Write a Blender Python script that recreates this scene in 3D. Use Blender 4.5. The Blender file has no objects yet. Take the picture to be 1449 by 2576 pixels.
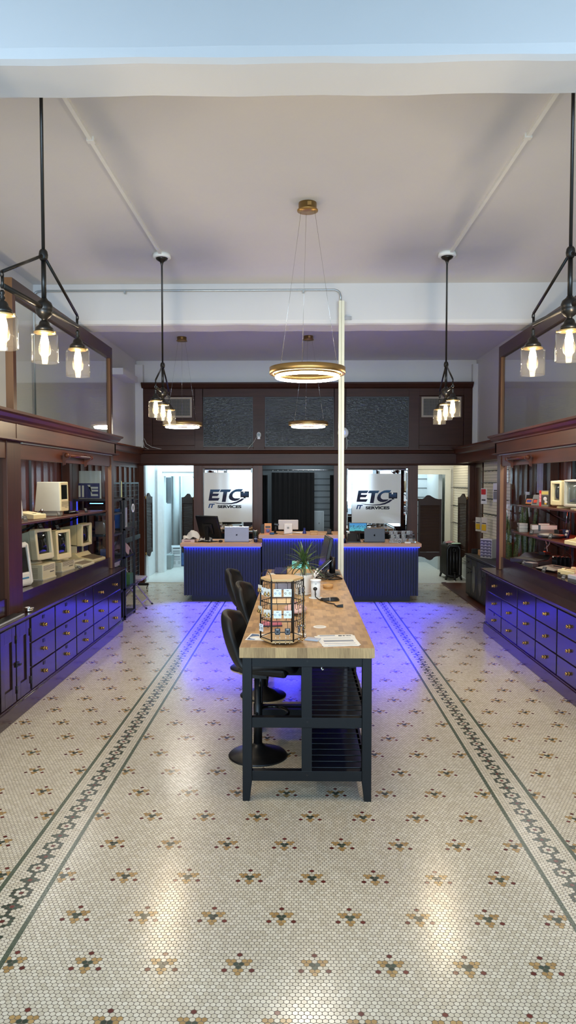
import bpy, bmesh, math, random
from mathutils import Vector, Matrix
random.seed(7)
SC = bpy.context.scene
C = SC.collection
PI = math.pi
S3 = 3 ** .5
R = math.radians
def lin(r, g, b):
    return tuple(((c / 255) / 12.92 if c / 255 <= .04045 else ((c / 255 + .055) / 1.055) ** 2.4) for c in (r, g, b))

# ---------------------------------------------------------------- camera, world, daylight, exposure
cd = bpy.data.cameras.new('camera')
cam = bpy.data.objects.new('camera', cd); C.objects.link(cam)
cd.sensor_fit = 'VERTICAL'; cd.sensor_height = 36; cd.lens = 1800 / 2576 * 36
cam.location = (0, 0, 1.875)
cam.rotation_euler = (R(90 - 2.4495), 0, R(.938))
cd.clip_start = .05; cd.clip_end = 80
SC.camera = cam
SC.view_settings.view_transform = 'Standard'
SC.view_settings.look = 'None'
SC.view_settings.gamma = 1
SC.view_settings.use_curve_mapping = False
SC.view_settings.exposure = 0.0
W = bpy.data.worlds.new('sky'); SC.world = W; W.use_nodes = True
bg = W.node_tree.nodes['Background']
bg.inputs[0].default_value = (.62, .8, 1, 1); bg.inputs[1].default_value = 1.2
SC.cycles.max_bounces = 8; SC.cycles.diffuse_bounces = 4; SC.cycles.glossy_bounces = 4
SC.cycles.transparent_max_bounces = 24; SC.cycles.caustics_reflective = False; SC.cycles.caustics_refractive = False
SC.cycles.sample_clamp_indirect = 6

def area(name, loc, rot, sx, sy, watts, col, parent=None, spread=180):
    l = bpy.data.lights.new(name, 'AREA'); l.shape = 'RECTANGLE'; l.size = sx; l.size_y = sy
    l.energy = watts; l.color = col; l.spread = R(spread)
    o = bpy.data.objects.new(name, l); C.objects.link(o); o.location = loc; o.rotation_euler = rot
    if parent: o.parent = parent
    return o
DAY = (.38, .68, 1)
# daylight coming in through the shop windows behind the photographer
area('window_daylight', (-1.75, -.98, 2.0), (R(64), 0, 0), 2.0, 2.6, 94, DAY)
area('window_daylight', (1.75, -.98, 2.0), (R(64), 0, 0), 2.0, 2.6, 94, DAY)
area('window_daylight_deep', (-1.75, -.97, 2.1), (R(91), 0, 0), 1.9, 2.2, 27, (.68, .85, 1), spread=50)
area('window_daylight_deep', (1.75, -.97, 2.1), (R(91), 0, 0), 1.9, 2.2, 27, (.68, .85, 1), spread=50)
# lights of the rooms behind the partition
area('stock_room_light', (-2.3, 14.0, 2.7), (0, 0, 0), .8, .8, 30, (.64, .87, 1))
area('stock_room_light', (-2.2, 15.6, 2.7), (0, 0, 0), .9, .9, 42, (.6, .86, 1))
area('passage_light', (2.6, 14.0, 2.7), (0, 0, 0), .6, .6, 12, (1, .95, .84))
area('passage_light', (2.3, 16.0, 2.6), (0, 0, 0), .9, .9, 26, (.75, .9, 1))
area('office_light', (0, 14.0, 2.6), (0, 0, 0), .8, .6, 7, (.9, .95, 1))
area('niche_light', (2.98, 11.6, 2.36), (0, 0, 0), .25, 1.4, 20, (1, .85, .6))

# ---------------------------------------------------------------- geometry helpers
class B:
    def __init__(s, o=(0, 0, 0)):
        s.v = []; s.f = []; s.sm = []; s.o = Vector(o); s.m = None
    def rot(s, m): s.m = m; return s
    def add(s, pts, faces, smooth=False):
        n = len(s.v)
        for p in pts:
            p = Vector(p) - s.o
            s.v.append(s.m @ p if s.m else p)
        for f in faces: s.f.append([i + n for i in f]); s.sm.append(smooth)
        return s
    def hexa(s, p): return s.add(p, [(0, 3, 2, 1), (4, 5, 6, 7), (0, 1, 5, 4), (1, 2, 6, 5), (2, 3, 7, 6), (3, 0, 4, 7)])
    def box(s, x0, x1, y0, y1, z0, z1):
        return s.hexa([(x0, y0, z0), (x1, y0, z0), (x1, y1, z0), (x0, y1, z0), (x0, y0, z1), (x1, y0, z1), (x1, y1, z1), (x0, y1, z1)])
    def cbox(s, c, sx, sy, sz): return s.box(c[0] - sx / 2, c[0] + sx / 2, c[1] - sy / 2, c[1] + sy / 2, c[2], c[2] + sz)
    def frame(s, x0, x1, z0, z1, y0, y1, t, tb=None, tt=None):
        tb = t if tb is None else tb; tt = t if tt is None else tt
        s.box(x0, x0 + t, y0, y1, z0, z1); s.box(x1 - t, x1, y0, y1, z0, z1)
        s.box(x0 + t, x1 - t, y0, y1, z0, z0 + tb); return s.box(x0 + t, x1 - t, y0, y1, z1 - tt, z1)
    def prism(s, pts, ax, a0, a1, smooth=False):
        def q(p, a): return {'x': (a, p[0], p[1]), 'y': (p[0], a, p[1]), 'z': (p[0], p[1], a)}[ax]
        n = len(pts)
        s.add([q(p, a0) for p in pts] + [q(p, a1) for p in pts], [tuple(range(n))[::-1], tuple(range(n, 2 * n))])
        return s.add([q(p, a0) for p in pts] + [q(p, a1) for p in pts], [(i, (i + 1) % n, n + (i + 1) % n, n + i) for i in range(n)], smooth)
    def tube(s, pts, r, n=8, closed=False, r1=None):
        P = [Vector(p) for p in pts]; m = len(P); ring = []
        up = None
        for i, p in enumerate(P):
            a = P[(i - 1) % m] if (closed or i) else p
            b = P[(i + 1) % m] if (closed or i < m - 1) else p
            t = (b - a).normalized()
            if up is None or abs(up.dot(t)) > .98: up = t.orthogonal().normalized()
            u = (up - t * up.dot(t)).normalized(); w = t.cross(u); up = u
            rr = r if r1 is None else r + (r1 - r) * i / max(1, m - 1)
            ring += [p + (u * math.cos(2 * PI * k / n) + w * math.sin(2 * PI * k / n)) * rr for k in range(n)]
        fs = [(i * n + k, i * n + (k + 1) % n, ((i + 1) % m) * n + (k + 1) % n, ((i + 1) % m) * n + k) for i in range(m if closed else m - 1) for k in range(n)]
        s.add(ring, fs, True)
        if not closed:
            s.add(ring[:n], [tuple(range(n))[::-1]]); s.add(ring[-n:], [tuple(range(n))])
        return s
    def cyl(s, p0, p1, r, r1=None, n=16): return s.tube([p0, p1], r, n, False, r1)
    def lathe(s, prof, c=(0, 0, 0), n=24):
        m = len(prof); pts = []
        for r, z in prof: pts += [(c[0] + r * math.cos(2 * PI * k / n), c[1] + r * math.sin(2 * PI * k / n), c[2] + z) for k in range(n)]
        return s.add(pts, [(i * n + k, i * n + (k + 1) % n, (i + 1) * n + (k + 1) % n, (i + 1) * n + k) for i in range(m - 1) for k in range(n)], True)
    def ell(s, c, rx, ry=None, rz=None, n=16, m=10):
        ry = ry or rx; rz = rz or rx; pts = []
        for i in range(m + 1):
            a = -PI / 2 + PI * i / m
            pts += [(c[0] + max(1e-5, math.cos(a)) * rx * math.cos(2 * PI * k / n), c[1] + max(1e-5, math.cos(a)) * ry * math.sin(2 * PI * k / n), c[2] + rz * math.sin(a)) for k in range(n)]
        return s.add(pts, [(i * n + k, i * n + (k + 1) % n, (i + 1) * n + (k + 1) % n, (i + 1) * n + k) for i in range(m) for k in range(n)], True)
    def ring(s, c, rad, r, n=24, k=6, ax='z'):
        P = []
        for i in range(n):
            a = 2 * PI * i / n; x, y = rad * math.cos(a), rad * math.sin(a)
            P.append({'z': (c[0] + x, c[1] + y, c[2]), 'y': (c[0] + x, c[1], c[2] + y), 'x': (c[0], c[1] + x, c[2] + y)}[ax])
        return s.tube(P, r, k, True)
    def grid(s, rows, smooth=True):
        n = len(rows[0])
        return s.add([p for r in rows for p in r], [(i * n + k, i * n + k + 1, (i + 1) * n + k + 1, (i + 1) * n + k) for i in range(len(rows) - 1) for k in range(n - 1)], smooth)
    def mesh(s, name, mat, bevel=0, recalc=True):
        me = bpy.data.meshes.new(name); me.from_pydata([tuple(v) for v in s.v], [], s.f)
        me.polygons.foreach_set('use_smooth', s.sm)
        if recalc:
            bm = bmesh.new(); bm.from_mesh(me); bmesh.ops.remove_doubles(bm, verts=bm.verts, dist=1e-5)
            bmesh.ops.recalc_face_normals(bm, faces=bm.faces); bm.to_mesh(me); bm.free()
        me.materials.append(mat); me.update()
        return me
def mk(name, mat, b, parent=None, bevel=0):
    o = bpy.data.objects.new(name, b.mesh(name, mat)); C.objects.link(o)
    if parent: o.parent = parent
    if bevel:
        m = o.modifiers.new('bevel', 'BEVEL'); m.width = bevel; m.segments = 2; m.limit_method = 'ANGLE'; m.angle_limit = R(40)
    return o
P = lambda name, mat, parent, b, bevel=0, label=None: _lab(mk(name, mat, b, parent, bevel), label)
def _lab(o, l):
    if l: o['label'] = l
    return o
def S(name, mat, b, bevel=0, parent=None):                  # the setting
    o = mk(name, mat, b, parent, bevel)
    if not parent: o['kind'] = 'structure'
    return o
def tag(o, label, cat, group=None):
    o['label'] = label; o['category'] = cat
    if group: o['group'] = group
    return o
def T(name, label, cat, loc=(0, 0, 0), rz=0, group=None):   # a thing with parts
    o = bpy.data.objects.new(name, None); C.objects.link(o); o.location = loc; o.rotation_euler = (0, 0, R(rz))
    o.empty_display_size = .05
    return tag(o, label, cat, group)
def O(name, label, cat, mat, b, loc=(0, 0, 0), rz=0, group=None, bevel=0):   # a thing that is one mesh
    o = mk(name, mat, b, None, bevel); o.location = loc; o.rotation_euler = (0, 0, R(rz))
    return tag(o, label, cat, group)
def dup(o, label=None, loc=None, rz=None, group=None, parent=None):
    c = o.copy(); C.objects.link(c)
    if parent: c.parent = parent
    if label: c['label'] = label
    if loc: c.location = loc
    if rz is not None: c.rotation_euler = (0, 0, R(rz))
    if group: c['group'] = group
    for ch in list(o.children): dup(ch, parent=c)
    return c
def text(name, body, size, mat, parent, loc, rot, align='CENTER', shear=0, offset=0, ext=.0006, sx=1):
    cu = bpy.data.curves.new(name, 'FONT'); cu.body = body; cu.size = size; cu.align_x = align; cu.shear = shear; cu.offset = offset; cu.extrude = ext
    cu.materials.append(mat); o = bpy.data.objects.new(name, cu); C.objects.link(o)
    bpy.context.view_layer.update()
    me = bpy.data.meshes.new_from_object(o.evaluated_get(bpy.context.evaluated_depsgraph_get())); bpy.data.objects.remove(o)
    o = bpy.data.objects.new(name, me); C.objects.link(o)
    o.parent = parent; o.location = loc; o.rotation_euler = tuple(R(a) for a in rot)
    o.scale = (sx, 1, 1)
    return o

# ---------------------------------------------------------------- materials
class X:                                                    # little expression builder for math nodes
    def __init__(s, nt, k): s.nt = nt; s.k = k
    def op(s, o, *a):
        n = s.nt.nodes.new('ShaderNodeMath'); n.operation = o
        for i, q in enumerate((s,) + a):
            if isinstance(q, X): s.nt.links.new(q.k, n.inputs[i])
            else: n.inputs[i].default_value = q
        return X(s.nt, n.outputs[0])
    def __add__(s, o): return s.op('ADD', o)
    def __sub__(s, o): return s.op('SUBTRACT', o)
    def __mul__(s, o): return s.op('MULTIPLY', o)
    def lt(s, o): return s.op('LESS_THAN', o)
    def gt(s, o): return s.op('GREATER_THAN', o)
    def mx(s, o): return s.op('MAXIMUM', o)
    def mn(s, o): return s.op('MINIMUM', o)
    def ab(s): return s.op('ABSOLUTE')
    def sq(s): return s * s
    def rt(s): return s.op('SQRT')
    def fl(s): return s.op('FLOOR')
    def wrap(s, h): return s.op('WRAP', h, -h)
    def inr(s, a, b): return s.gt(a) * s.lt(b)
    def sel(s, t, f): return (t - f) * s + f                # s is 0 or 1
def newmat(name):
    m = bpy.data.materials.new(name); m.use_nodes = True; nt = m.node_tree
    return m, nt, nt.nodes['Principled BSDF']
def mixc(nt, fac, a, b):
    n = nt.nodes.new('ShaderNodeMix'); n.data_type = 'RGBA'
    for k, q in ((0, fac), (6, a), (7, b)):
        if isinstance(q, X): nt.links.new(q.k, n.inputs[k])
        elif hasattr(q, 'links') or isinstance(q, bpy.types.NodeSocket): nt.links.new(q, n.inputs[k])
        elif k: n.inputs[k].default_value = (*q, 1)
        else: n.inputs[0].default_value = q
    return n.outputs[2]
def xyz(nt, what='Object'):
    t = nt.nodes.new('ShaderNodeTexCoord'); s = nt.nodes.new('ShaderNodeSeparateXYZ'); nt.links.new(t.outputs[what], s.inputs[0])
    return [X(nt, s.outputs[i]) for i in range(3)], t.outputs[what]
def vec(nt, x, y, z=None):
    c = nt.nodes.new('ShaderNodeCombineXYZ')
    for i, q in enumerate((x, y, z)):
        if q is not None: nt.links.new(q.k, c.inputs[i])
    return c.outputs[0]
def noise(nt, v, scale, detail=3, rough=.5):
    n = nt.nodes.new('ShaderNodeTexNoise'); n.inputs['Scale'].default_value = scale; n.inputs['Detail'].default_value = detail; n.inputs['Roughness'].default_value = rough
    nt.links.new(v, n.inputs['Vector']); return X(nt, n.outputs[0])
def white(nt, v):
    n = nt.nodes.new('ShaderNodeTexWhiteNoise'); nt.links.new(v, n.inputs['Vector']); return X(nt, n.outputs[0])
def bump(nt, p, h, strength, dist=.01):
    b = nt.nodes.new('ShaderNodeBump'); b.inputs['Strength'].default_value = strength; b.inputs['Distance'].default_value = dist
    nt.links.new(h.k, b.inputs['Height']); nt.links.new(b.outputs[0], p.inputs['Normal'])
_M = {}
def M(r, g, b, rough=.5, metal=0, var=.06, coat=0, key=None, spec=.5):
    k = (r, g, b, rough, metal, coat, var, spec)
    if k in _M: return _M[k]
    m, nt, p = newmat('plain_%d_%d_%d' % (r, g, b)); c = lin(r, g, b)
    _, v = xyz(nt); n = noise(nt, v, 14)
    lo = tuple(q * (1 - var) for q in c); hi = tuple(min(1, q * (1 + var)) for q in c)
    nt.links.new(mixc(nt, n, lo, hi), p.inputs['Base Color'])
    p.inputs['Roughness'].default_value = rough; p.inputs['Metallic'].default_value = metal
    p.inputs['Coat Weight'].default_value = coat; p.inputs['Coat Roughness'].default_value = .08
    p.inputs['Specular IOR Level'].default_value = spec
    _M[k] = m; return m
def emit(r, g, b, st, nm='glow'):
    m, nt, p = newmat(nm); p.inputs['Base Color'].default_value = (.02, .02, .02, 1)
    p.inputs['Emission Color'].default_value = (r, g, b, 1); p.inputs['Emission Strength'].default_value = st
    return m
def glass(name, tint=(1, 1, 1), ior=1.5, rough=0., milk=0, milkc=(.6, .6, .6)):
    m, nt, p = newmat(name); nt.nodes.remove(p)
    out = nt.nodes['Material Output']; t = nt.nodes.new('ShaderNodeBsdfTransparent'); t.inputs[0].default_value = (*tint, 1)
    g = nt.nodes.new('ShaderNodeBsdfGlossy'); g.inputs['Roughness'].default_value = rough
    lw = nt.nodes.new('ShaderNodeLayerWeight'); f0 = ((ior - 1) / (ior + 1)) ** 2
    fr = nt.nodes.new('ShaderNodeMath'); fr.operation = 'MULTIPLY_ADD'; fr.inputs[1].default_value = 1 - f0; fr.inputs[2].default_value = f0
    nt.links.new(X(nt, lw.outputs['Facing']).op('POWER', 5.).k, fr.inputs[0])
    mx = nt.nodes.new('ShaderNodeMixShader'); nt.links.new(fr.outputs[0], mx.inputs[0]); nt.links.new(t.outputs[0], mx.inputs[1]); nt.links.new(g.outputs[0], mx.inputs[2])
    o = mx.outputs[0]
    if milk:
        d = nt.nodes.new('ShaderNodeBsdfDiffuse'); d.inputs[0].default_value = (*milkc, 1)
        m2 = nt.nodes.new('ShaderNodeMixShader'); m2.inputs[0].default_value = milk; nt.links.new(o, m2.inputs[1]); nt.links.new(d.outputs[0], m2.inputs[2]); o = m2.outputs[0]
    nt.links.new(o, out.inputs[0]); return m
def wood(name, c0, c1, rough=.3, axis=2, scale=1., coat=.3, grain=1., spec=.4):
    m, nt, p = newmat(name); (x, y, z), v = xyz(nt)
    q = [x, y, z]; st = [28., 28., 28.]; st[axis] = 1.6
    a = vec(nt, *[q[i] * (st[i] * scale) for i in range(3)])
    n1 = noise(nt, a, 1, 5, .6); n2 = noise(nt, v, 2.2, 2)
    f = (n1 * .75 * grain + n2 * .5 - .15).mx(0).mn(1)
    nt.links.new(mixc(nt, f, lin(*c0), lin(*c1)), p.inputs['Base Color'])
    p.inputs['Roughness'].default_value = rough; p.inputs['Coat Weight'].default_value = coat; p.inputs['Coat Roughness'].default_value = .12; p.inputs['Specular IOR Level'].default_value = spec
    return m
MAH = wood('mahogany_upright', (38, 18, 11), (92, 51, 31), .38, 2, coat=0, spec=.25)
MAHY = wood('mahogany_along', (42, 20, 13), (104, 56, 35), .36, 1, coat=0, spec=.25)
MAHX = wood('mahogany_across', (36, 19, 14), (78, 46, 34), .4, 0, coat=0, spec=.2)
DARKW = wood('dark_rail_wood', (36, 24, 20), (74, 52, 44), .4, 1, coat=0)
DRAWER = wood('drawer_front', (22, 12, 12), (42, 22, 21), .2, 1, coat=.25)
BASEW = wood('cabinet_base_wood', (28, 14, 12), (62, 32, 24), .24, 1, coat=.4)
RED = wood('back_board_wood', (58, 24, 14), (116, 56, 36), .18, 2, coat=.6)
EDGE = wood('worn_edge_wood', (62, 38, 22), (150, 104, 62), .4, 2, .6, 0)
OAK = wood('oak_counter', (170, 122, 84), (214, 168, 124), .42, 0, .5, .1)
BAMBOO = wood('light_bamboo', (178, 132, 78), (216, 172, 112), .45, 0, .8, 0)
PLASTER = None
def plaster():
    m, nt, p = newmat('white_plaster'); _, v = xyz(nt)
    n = noise(nt, v, 1.1, 4); nt.links.new(mixc(nt, n, (.58, .575, .582), (.66, .655, .655)), p.inputs['Base Color'])
    p.inputs['Roughness'].default_value = .62; bump(nt, p, noise(nt, v, 9, 5), .12, .02)
    return m
PLASTER = plaster()
WHITE = M(232, 232, 228, .4)
PAPER = M(238, 236, 230, .7)
BLACK = M(14, 14, 15, .42)
BLACKG = M(10, 10, 12, .18)
LEATHER = M(24, 23, 23, .55, var=.15)
STEEL = M(190, 190, 190, .25, 1)
CHROME = M(215, 212, 205, .12, 1)
BRONZE = M(58, 56, 54, .35, .9)
BRASS = M(196, 160, 96, .16, 1)
GOLD = M(172, 138, 84, .38, .85)
NAVY = M(25, 28, 36, .55, var=.1, spec=.35)
TBLACK = M(8, 11, 15, .5, var=.08, spec=.35)
BEIGE = M(206, 196, 164, .5)
BEIGE2 = M(222, 206, 158, .5)
PUTTY = M(196, 190, 170, .5)
SCREEN = M(22, 24, 22, .08)
ACRYL = glass('clear_acrylic', (.97, .98, .98), 1.45)
PANE = glass('window_glass', (.95, .97, .96), 1.5)
SHADE = glass('lamp_glass', (.97, .97, .96), 1.45, .03, .0016, (.9, .88, .82))
BLUELED = emit(.01, .02, 1, 9, 'blue_led')
# ---- mosaic floor
def hexcell(x, y):
    ax, ay = x.wrap(.5), y.wrap(S3 / 2); bx, by = (x - .5).wrap(.5), (y - S3 / 2).wrap(S3 / 2)
    s = (ax.sq() + ay.sq()).lt(bx.sq() + by.sq()); lx, ly = s.sel(ax, bx), s.sel(ay, by)
    hd = lx.ab().mx(lx.ab() * .5 + ly.ab() * (S3 / 2)); rr = (lx.sq() + ly.sq()).rt() * .945
    return x - lx, y - ly, hd.mx(rr)
TS = .0211
def mosaic():
    m, nt, p = newmat('hex_mosaic'); (wx, wy, wz), v = xyz(nt)
    ox, oy = -.236, 2.695                                    # one flower of the field
    x = (wx - ox) * (1 / TS); y = (wy - oy) * (-1 / .0209) + (S3 / 2 + .2887)
    cx, cy, g = hexcell(x, y)
    def dist(px, py): return ((cx - px).wrap(7).sq() + (cy - py).wrap(17 * S3 / 2).sq()).rt()
    d = dist(0., S3 / 2 + .2887).mn(dist(-6.5, S3 / 2 + .2887 - 17 * S3 / 2))
    green = d.lt(.8); amber = d.inr(1.35, 1.7).mx(d.inr(2.2, 2.4)); red = d.inr(2.7, 2.97)
    # border strips with the chain pattern
    ax = wx.ab() - 1.268; bx0 = ax * (1 / TS); by0 = (wy - 3.587) * (1 / .0211)
    cyb, cxb, gb = hexcell(by0, bx0)
    r_ = (cxb.sq() + cyb.wrap(5).sq()).rt(); y5 = (cyb - 5).wrap(5); s_ = (cxb.sq() + y5.sq()).rt()
    bred = r_.lt(.3).mx(s_.lt(.3))
    bgreen = r_.inr(1.6, 2.1).mx(r_.inr(2.9, 3.1) * cxb.ab().lt(.3)).mx(s_.inr(.9, 1.1)).mx(s_.inr(1.6, 1.9) * y5.ab().lt(.3))
    inb = ax.ab().lt(.097); line = ax.ab().inr(.097, .119); near = wy.lt(11.25)
    inb = inb * near; line = line * near
    g = inb.sel(gb, g); green = inb.sel(bgreen, green); red = inb.sel(bred, red); amber = amber * (inb * -1 + 1)
    cid = vec(nt, inb.sel(cxb + 300, cx), inb.sel(cyb, cy))
    rnd = white(nt, cid)
    dirt = noise(nt, v, 1.7, 4)
    base = mixc(nt, rnd, lin(213, 200, 174), lin(236, 225, 202))
    base = mixc(nt, (dirt - .42).mx(0) * 1.1, base, lin(196, 180, 156))
    base = mixc(nt, amber, base, mixc(nt, rnd, lin(172, 136, 84), lin(194, 158, 102)))
    base = mixc(nt, green, base, mixc(nt, rnd, lin(52, 62, 50), lin(78, 90, 74)))
    base = mixc(nt, red, base, mixc(nt, rnd, lin(96, 42, 36), lin(120, 58, 50)))
    base = mixc(nt, g.gt(.447), base, lin(102, 90, 76))
    base = mixc(nt, line, base, mixc(nt, noise(nt, v, 30), lin(74, 84, 66), lin(96, 104, 86)))
    nt.links.new(base, p.inputs['Base Color'])
    rg = g.gt(.447) * .3 + (dirt * .12 + .15)
    nt.links.new(rg.k, p.inputs['Roughness']); p.inputs['Specular IOR Level'].default_value = .5
    return m
S('floor', mosaic(), B().box(-3.1, 3.32, -1.3, 13.12, -.08, 0))
def butcher():
    m, nt, p = newmat('butcher_block'); (x, y, z), v = xyz(nt)
    col = (x * (1 / .03)).fl(); sh = white(nt, vec(nt, col, col)); row = (y * (1 / .095) + sh).fl()
    r = white(nt, vec(nt, col, row)); f = noise(nt, vec(nt, x * 60, y * 14, z * 60), 1, 4)
    c = mixc(nt, (r * .62 + f * .45 - .02).mx(0).mn(1), lin(132, 98, 58), lin(202, 160, 106))
    nt.links.new(c, p.inputs['Base Color']); p.inputs['Roughness'].default_value = .4
    return m
def staves():
    m, nt, p = newmat('stave_edge'); (x, y, z), v = xyz(nt)
    col = (x * (1 / .062) + y * (1 / .09)).fl(); r = white(nt, vec(nt, col, col)); f = noise(nt, vec(nt, x * 120 + z * 7, y * 120, z * 9 + col * 7), 1, 5, .65)
    c = mixc(nt, (r * .55 + f * 1.2 - .42).mx(0).mn(1), lin(120, 90, 54), lin(206, 170, 116))
    nt.links.new(c, p.inputs['Base Color']); p.inputs['Roughness'].default_value = .45
    return m
BUTCH = butcher(); STAVE = staves()
# ---------------------------------------------------------------- room shell
LINO = M(206, 208, 200, .35, var=.1)
S('floor', LINO, B().box(-3.3, 3.6, 13.12, 17.2, -.08, .012))
S('ceiling', PLASTER, B().box(-3.1, 3.32, -1.3, 13.4, 4.085, 4.2))
S('wall_left', PLASTER, B().box(-3.12, -3.0, -1.3, 13.3, 0, 4.09))
S('wall_right', PLASTER, B().box(3.22, 3.34, -1.3, 13.3, 0, 4.09))
def beam(y0, y1, z):
    rows = []
    for i in range(33):
        x = -3.0 + 6.22 * i / 32; w = .006 * math.sin(i * 1.7) + .004 * math.sin(i * .6 + 1)
        rows.append([(x, y0 + .03, 4.09), (x, y0 + w * .4, z + .05), (x, y0 + .012, z + .012 + w * .4), (x, y0 + .04, z + w * .6), (x, y1 - .02, z + w * .6), (x, y1, z + .02), (x, y1, 4.09)])
    return B().grid(rows, False)
S('ceiling_beam', PLASTER, beam(3.03, 3.34, 3.622))
S('ceiling_beam', PLASTER, beam(8.07, 8.46, 3.627))
# shop front behind the photographer: two windows and a door
S('wall_front', PLASTER, B().box(-3.0, 3.22, -1.32, -1.2, 3.35, 4.09).box(-3.0, -2.8, -1.32, -1.2, 0, 3.35).box(3.0, 3.22, -1.32, -1.2, 0, 3.35)
  .box(-2.8, -.62, -1.32, -1.2, 0, .55).box(.62, 3.0, -1.32, -1.2, 0, .55))
for k, (a, b, n) in enumerate(((-2.8, -.62, 'window_1'), (.62, 3.0, 'window_2'))):
    w = S(n, MAHX, B().frame(a, b, .55, 3.35, -1.3, -1.22, .07).box((a + b) / 2 - .03, (a + b) / 2 + .03, -1.3, -1.22, .62, 3.28).box(a + .07, b - .07, -1.3, -1.22, 2.6, 2.66))
    S('window_pane', PANE, B().box(a + .07, b - .07, -1.265, -1.259, .62, 3.28), parent=w)
d = S('door_1', MAHX, B().frame(-.62, .62, 0, 3.35, -1.3, -1.22, .1, .25).box(-.52, .52, -1.3, -1.22, 2.2, 2.32))
S('door_pane', PANE, B().box(-.52, .52, -1.265, -1.259, .25, 3.25), parent=d)
# back wall above and beside the wooden partition
S('wall_back', PLASTER, B().box(-3.0, 3.22, 13.2, 13.3, 3.6, 4.09).box(-3.0, -2.86, 13.08, 13.3, 2.44, 4.0).box(3.13, 3.22, 13.08, 13.3, 2.44, 4.0))
S('trim_1', PLASTER, B().box(-3.0, -2.78, 11.3, 12.3, 3.56, 3.66))
# partition: posts, header, cornices, panelled transom zone
pp = B()
for a, b in ((-2.99, -2.86), (-1.945, -1.79), (-.845, -.685), (.626, .83), (1.99, 2.155), (3.095, 3.2)): pp.box(a, b, 13.1, 13.24, .0, 2.18)
part = S('wall_partition', MAH, pp)
S('partition_header', MAHX, B().box(-3.0, 3.2, 13.08, 13.24, 2.17, 2.44), parent=part)
S('partition_cornice', MAHX, B().prism([(13.08, 2.375), (13.04, 2.385), (13.02, 2.43), (12.95, 2.44), (12.95, 2.462), (13.08, 2.462)], 'x', -3.0, 3.2)
  .prism([(13.08, 2.165), (13.055, 2.175), (13.05, 2.195), (13.08, 2.2)], 'x', -3.0, 3.2).prism([(13.1, 3.56), (13.05, 3.58), (13.0, 3.64), (13.0, 3.665), (13.24, 3.665), (13.24, 3.56)], 'x', -2.88, 3.13), parent=part)
up = B()
XS = [(-2.86, -2.70), (-1.92, -1.77), (-.85, -.64), (.626, .837), (1.985, 2.17), (2.98, 3.13)]
for a, b in XS: up.box(a, b, 13.1, 13.22, 2.46, 3.57)
for a, b in ((-1.77, -.85), (-.64, .626), (.837, 1.985)): up.box(a, b, 13.1, 13.22, 3.415, 3.57).box(a, b, 13.1, 13.22, 2.46, 2.505)
for a, b in ((-2.70, -1.92), (2.17, 2.98)): up.box(a, b, 13.1, 13.22, 3.43, 3.57).box(a, b, 13.1, 13.22, 2.46, 2.53).box(a, b, 13.13, 13.2, 2.53, 3.43)
S('transom_frame', MAHX, up, .006, parent=part)
def frost():
    m, nt, p = newmat('rippled_dark_glass'); _, v = xyz(nt)
    mp = nt.nodes.new('ShaderNodeMapping'); mp.inputs['Scale'].default_value = (9, 1, 26); nt.links.new(v, mp.inputs[0])
    n = noise(nt, mp.outputs[0], 1.6, 2.5, .55)
    p.inputs['Base Color'].default_value = (*lin(58, 62, 62), 1); p.inputs['Roughness'].default_value = .1; bump(nt, p, n, .7, .04)
    return m
FROST = frost()
for k, (a, b) in enumerate(((-1.77, -.85), (-.64, .626), (.837, 1.985))):
    w = S('window_%d' % (k + 3), BLACK, B().frame(a, b, 2.505, 3.415, 13.11, 13.15, .014))
    S('window_pane', FROST, B().box(a + .014, b - .014, 13.125, 13.135, 2.519, 3.401), parent=w)
# wainscot and cornice of the two side recesses at the back
for sx, w, nm in ((-1, 3.0, 'left'), (1, 3.22, 'right')):
    b = B(); fx = sx * (w - .035); bx = sx * w
    def bb(y0, y1, z0, z1, t=.035, b=b): b.box(min(bx, sx * (w - t)), max(bx, sx * (w - t)), y0, y1, z0, z1)
    if sx < 0: segs = ((8.95, 13.1),)
    else: segs = ((8.95, 10.85), (12.5, 13.1))
    for y0, y1 in segs:
        bb(y0, y1, 0, 2.3, .02)
        n = max(1, int((y1 - y0) / .32))
        for i in range(n + 1):
            yy = y0 + (y1 - y0 - .07) * i / n; bb(yy, yy + .07, 0, 2.25, .045)
        bb(y0, y1, 2.12, 2.3, .05); bb(y0, y1, 1.02, 1.14, .05); bb(y0, y1, 0, .2, .06); bb(y0, y1, 1.14, 1.17, .075)
    st = S('wainscot_' + nm, MAH, b)
    q = [(0, 2.2), (.09, 2.2), (.09, 2.36), (.13, 2.38), (.15, 2.44), (.19, 2.45), (.19, 2.475), (0, 2.475)]
    if sx > 0: q = [(u + (.29 if u else 0), z) for u, z in q]
    S('recess_cornice', MAHY, B().prism([(sx * (w - u), z) for u, z in q], 'y', 8.92, 13.08), parent=st)
S('trim_2', MAHY, B().box(2.6, 2.68, 8.95, 13.1, 0, .03).box(2.68, 3.2, 8.95, 13.1, 0, .02))
S('baseboard_left', MAHY, B().box(-2.99, -2.93, 11.0, 13.08, 0, .18))
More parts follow.
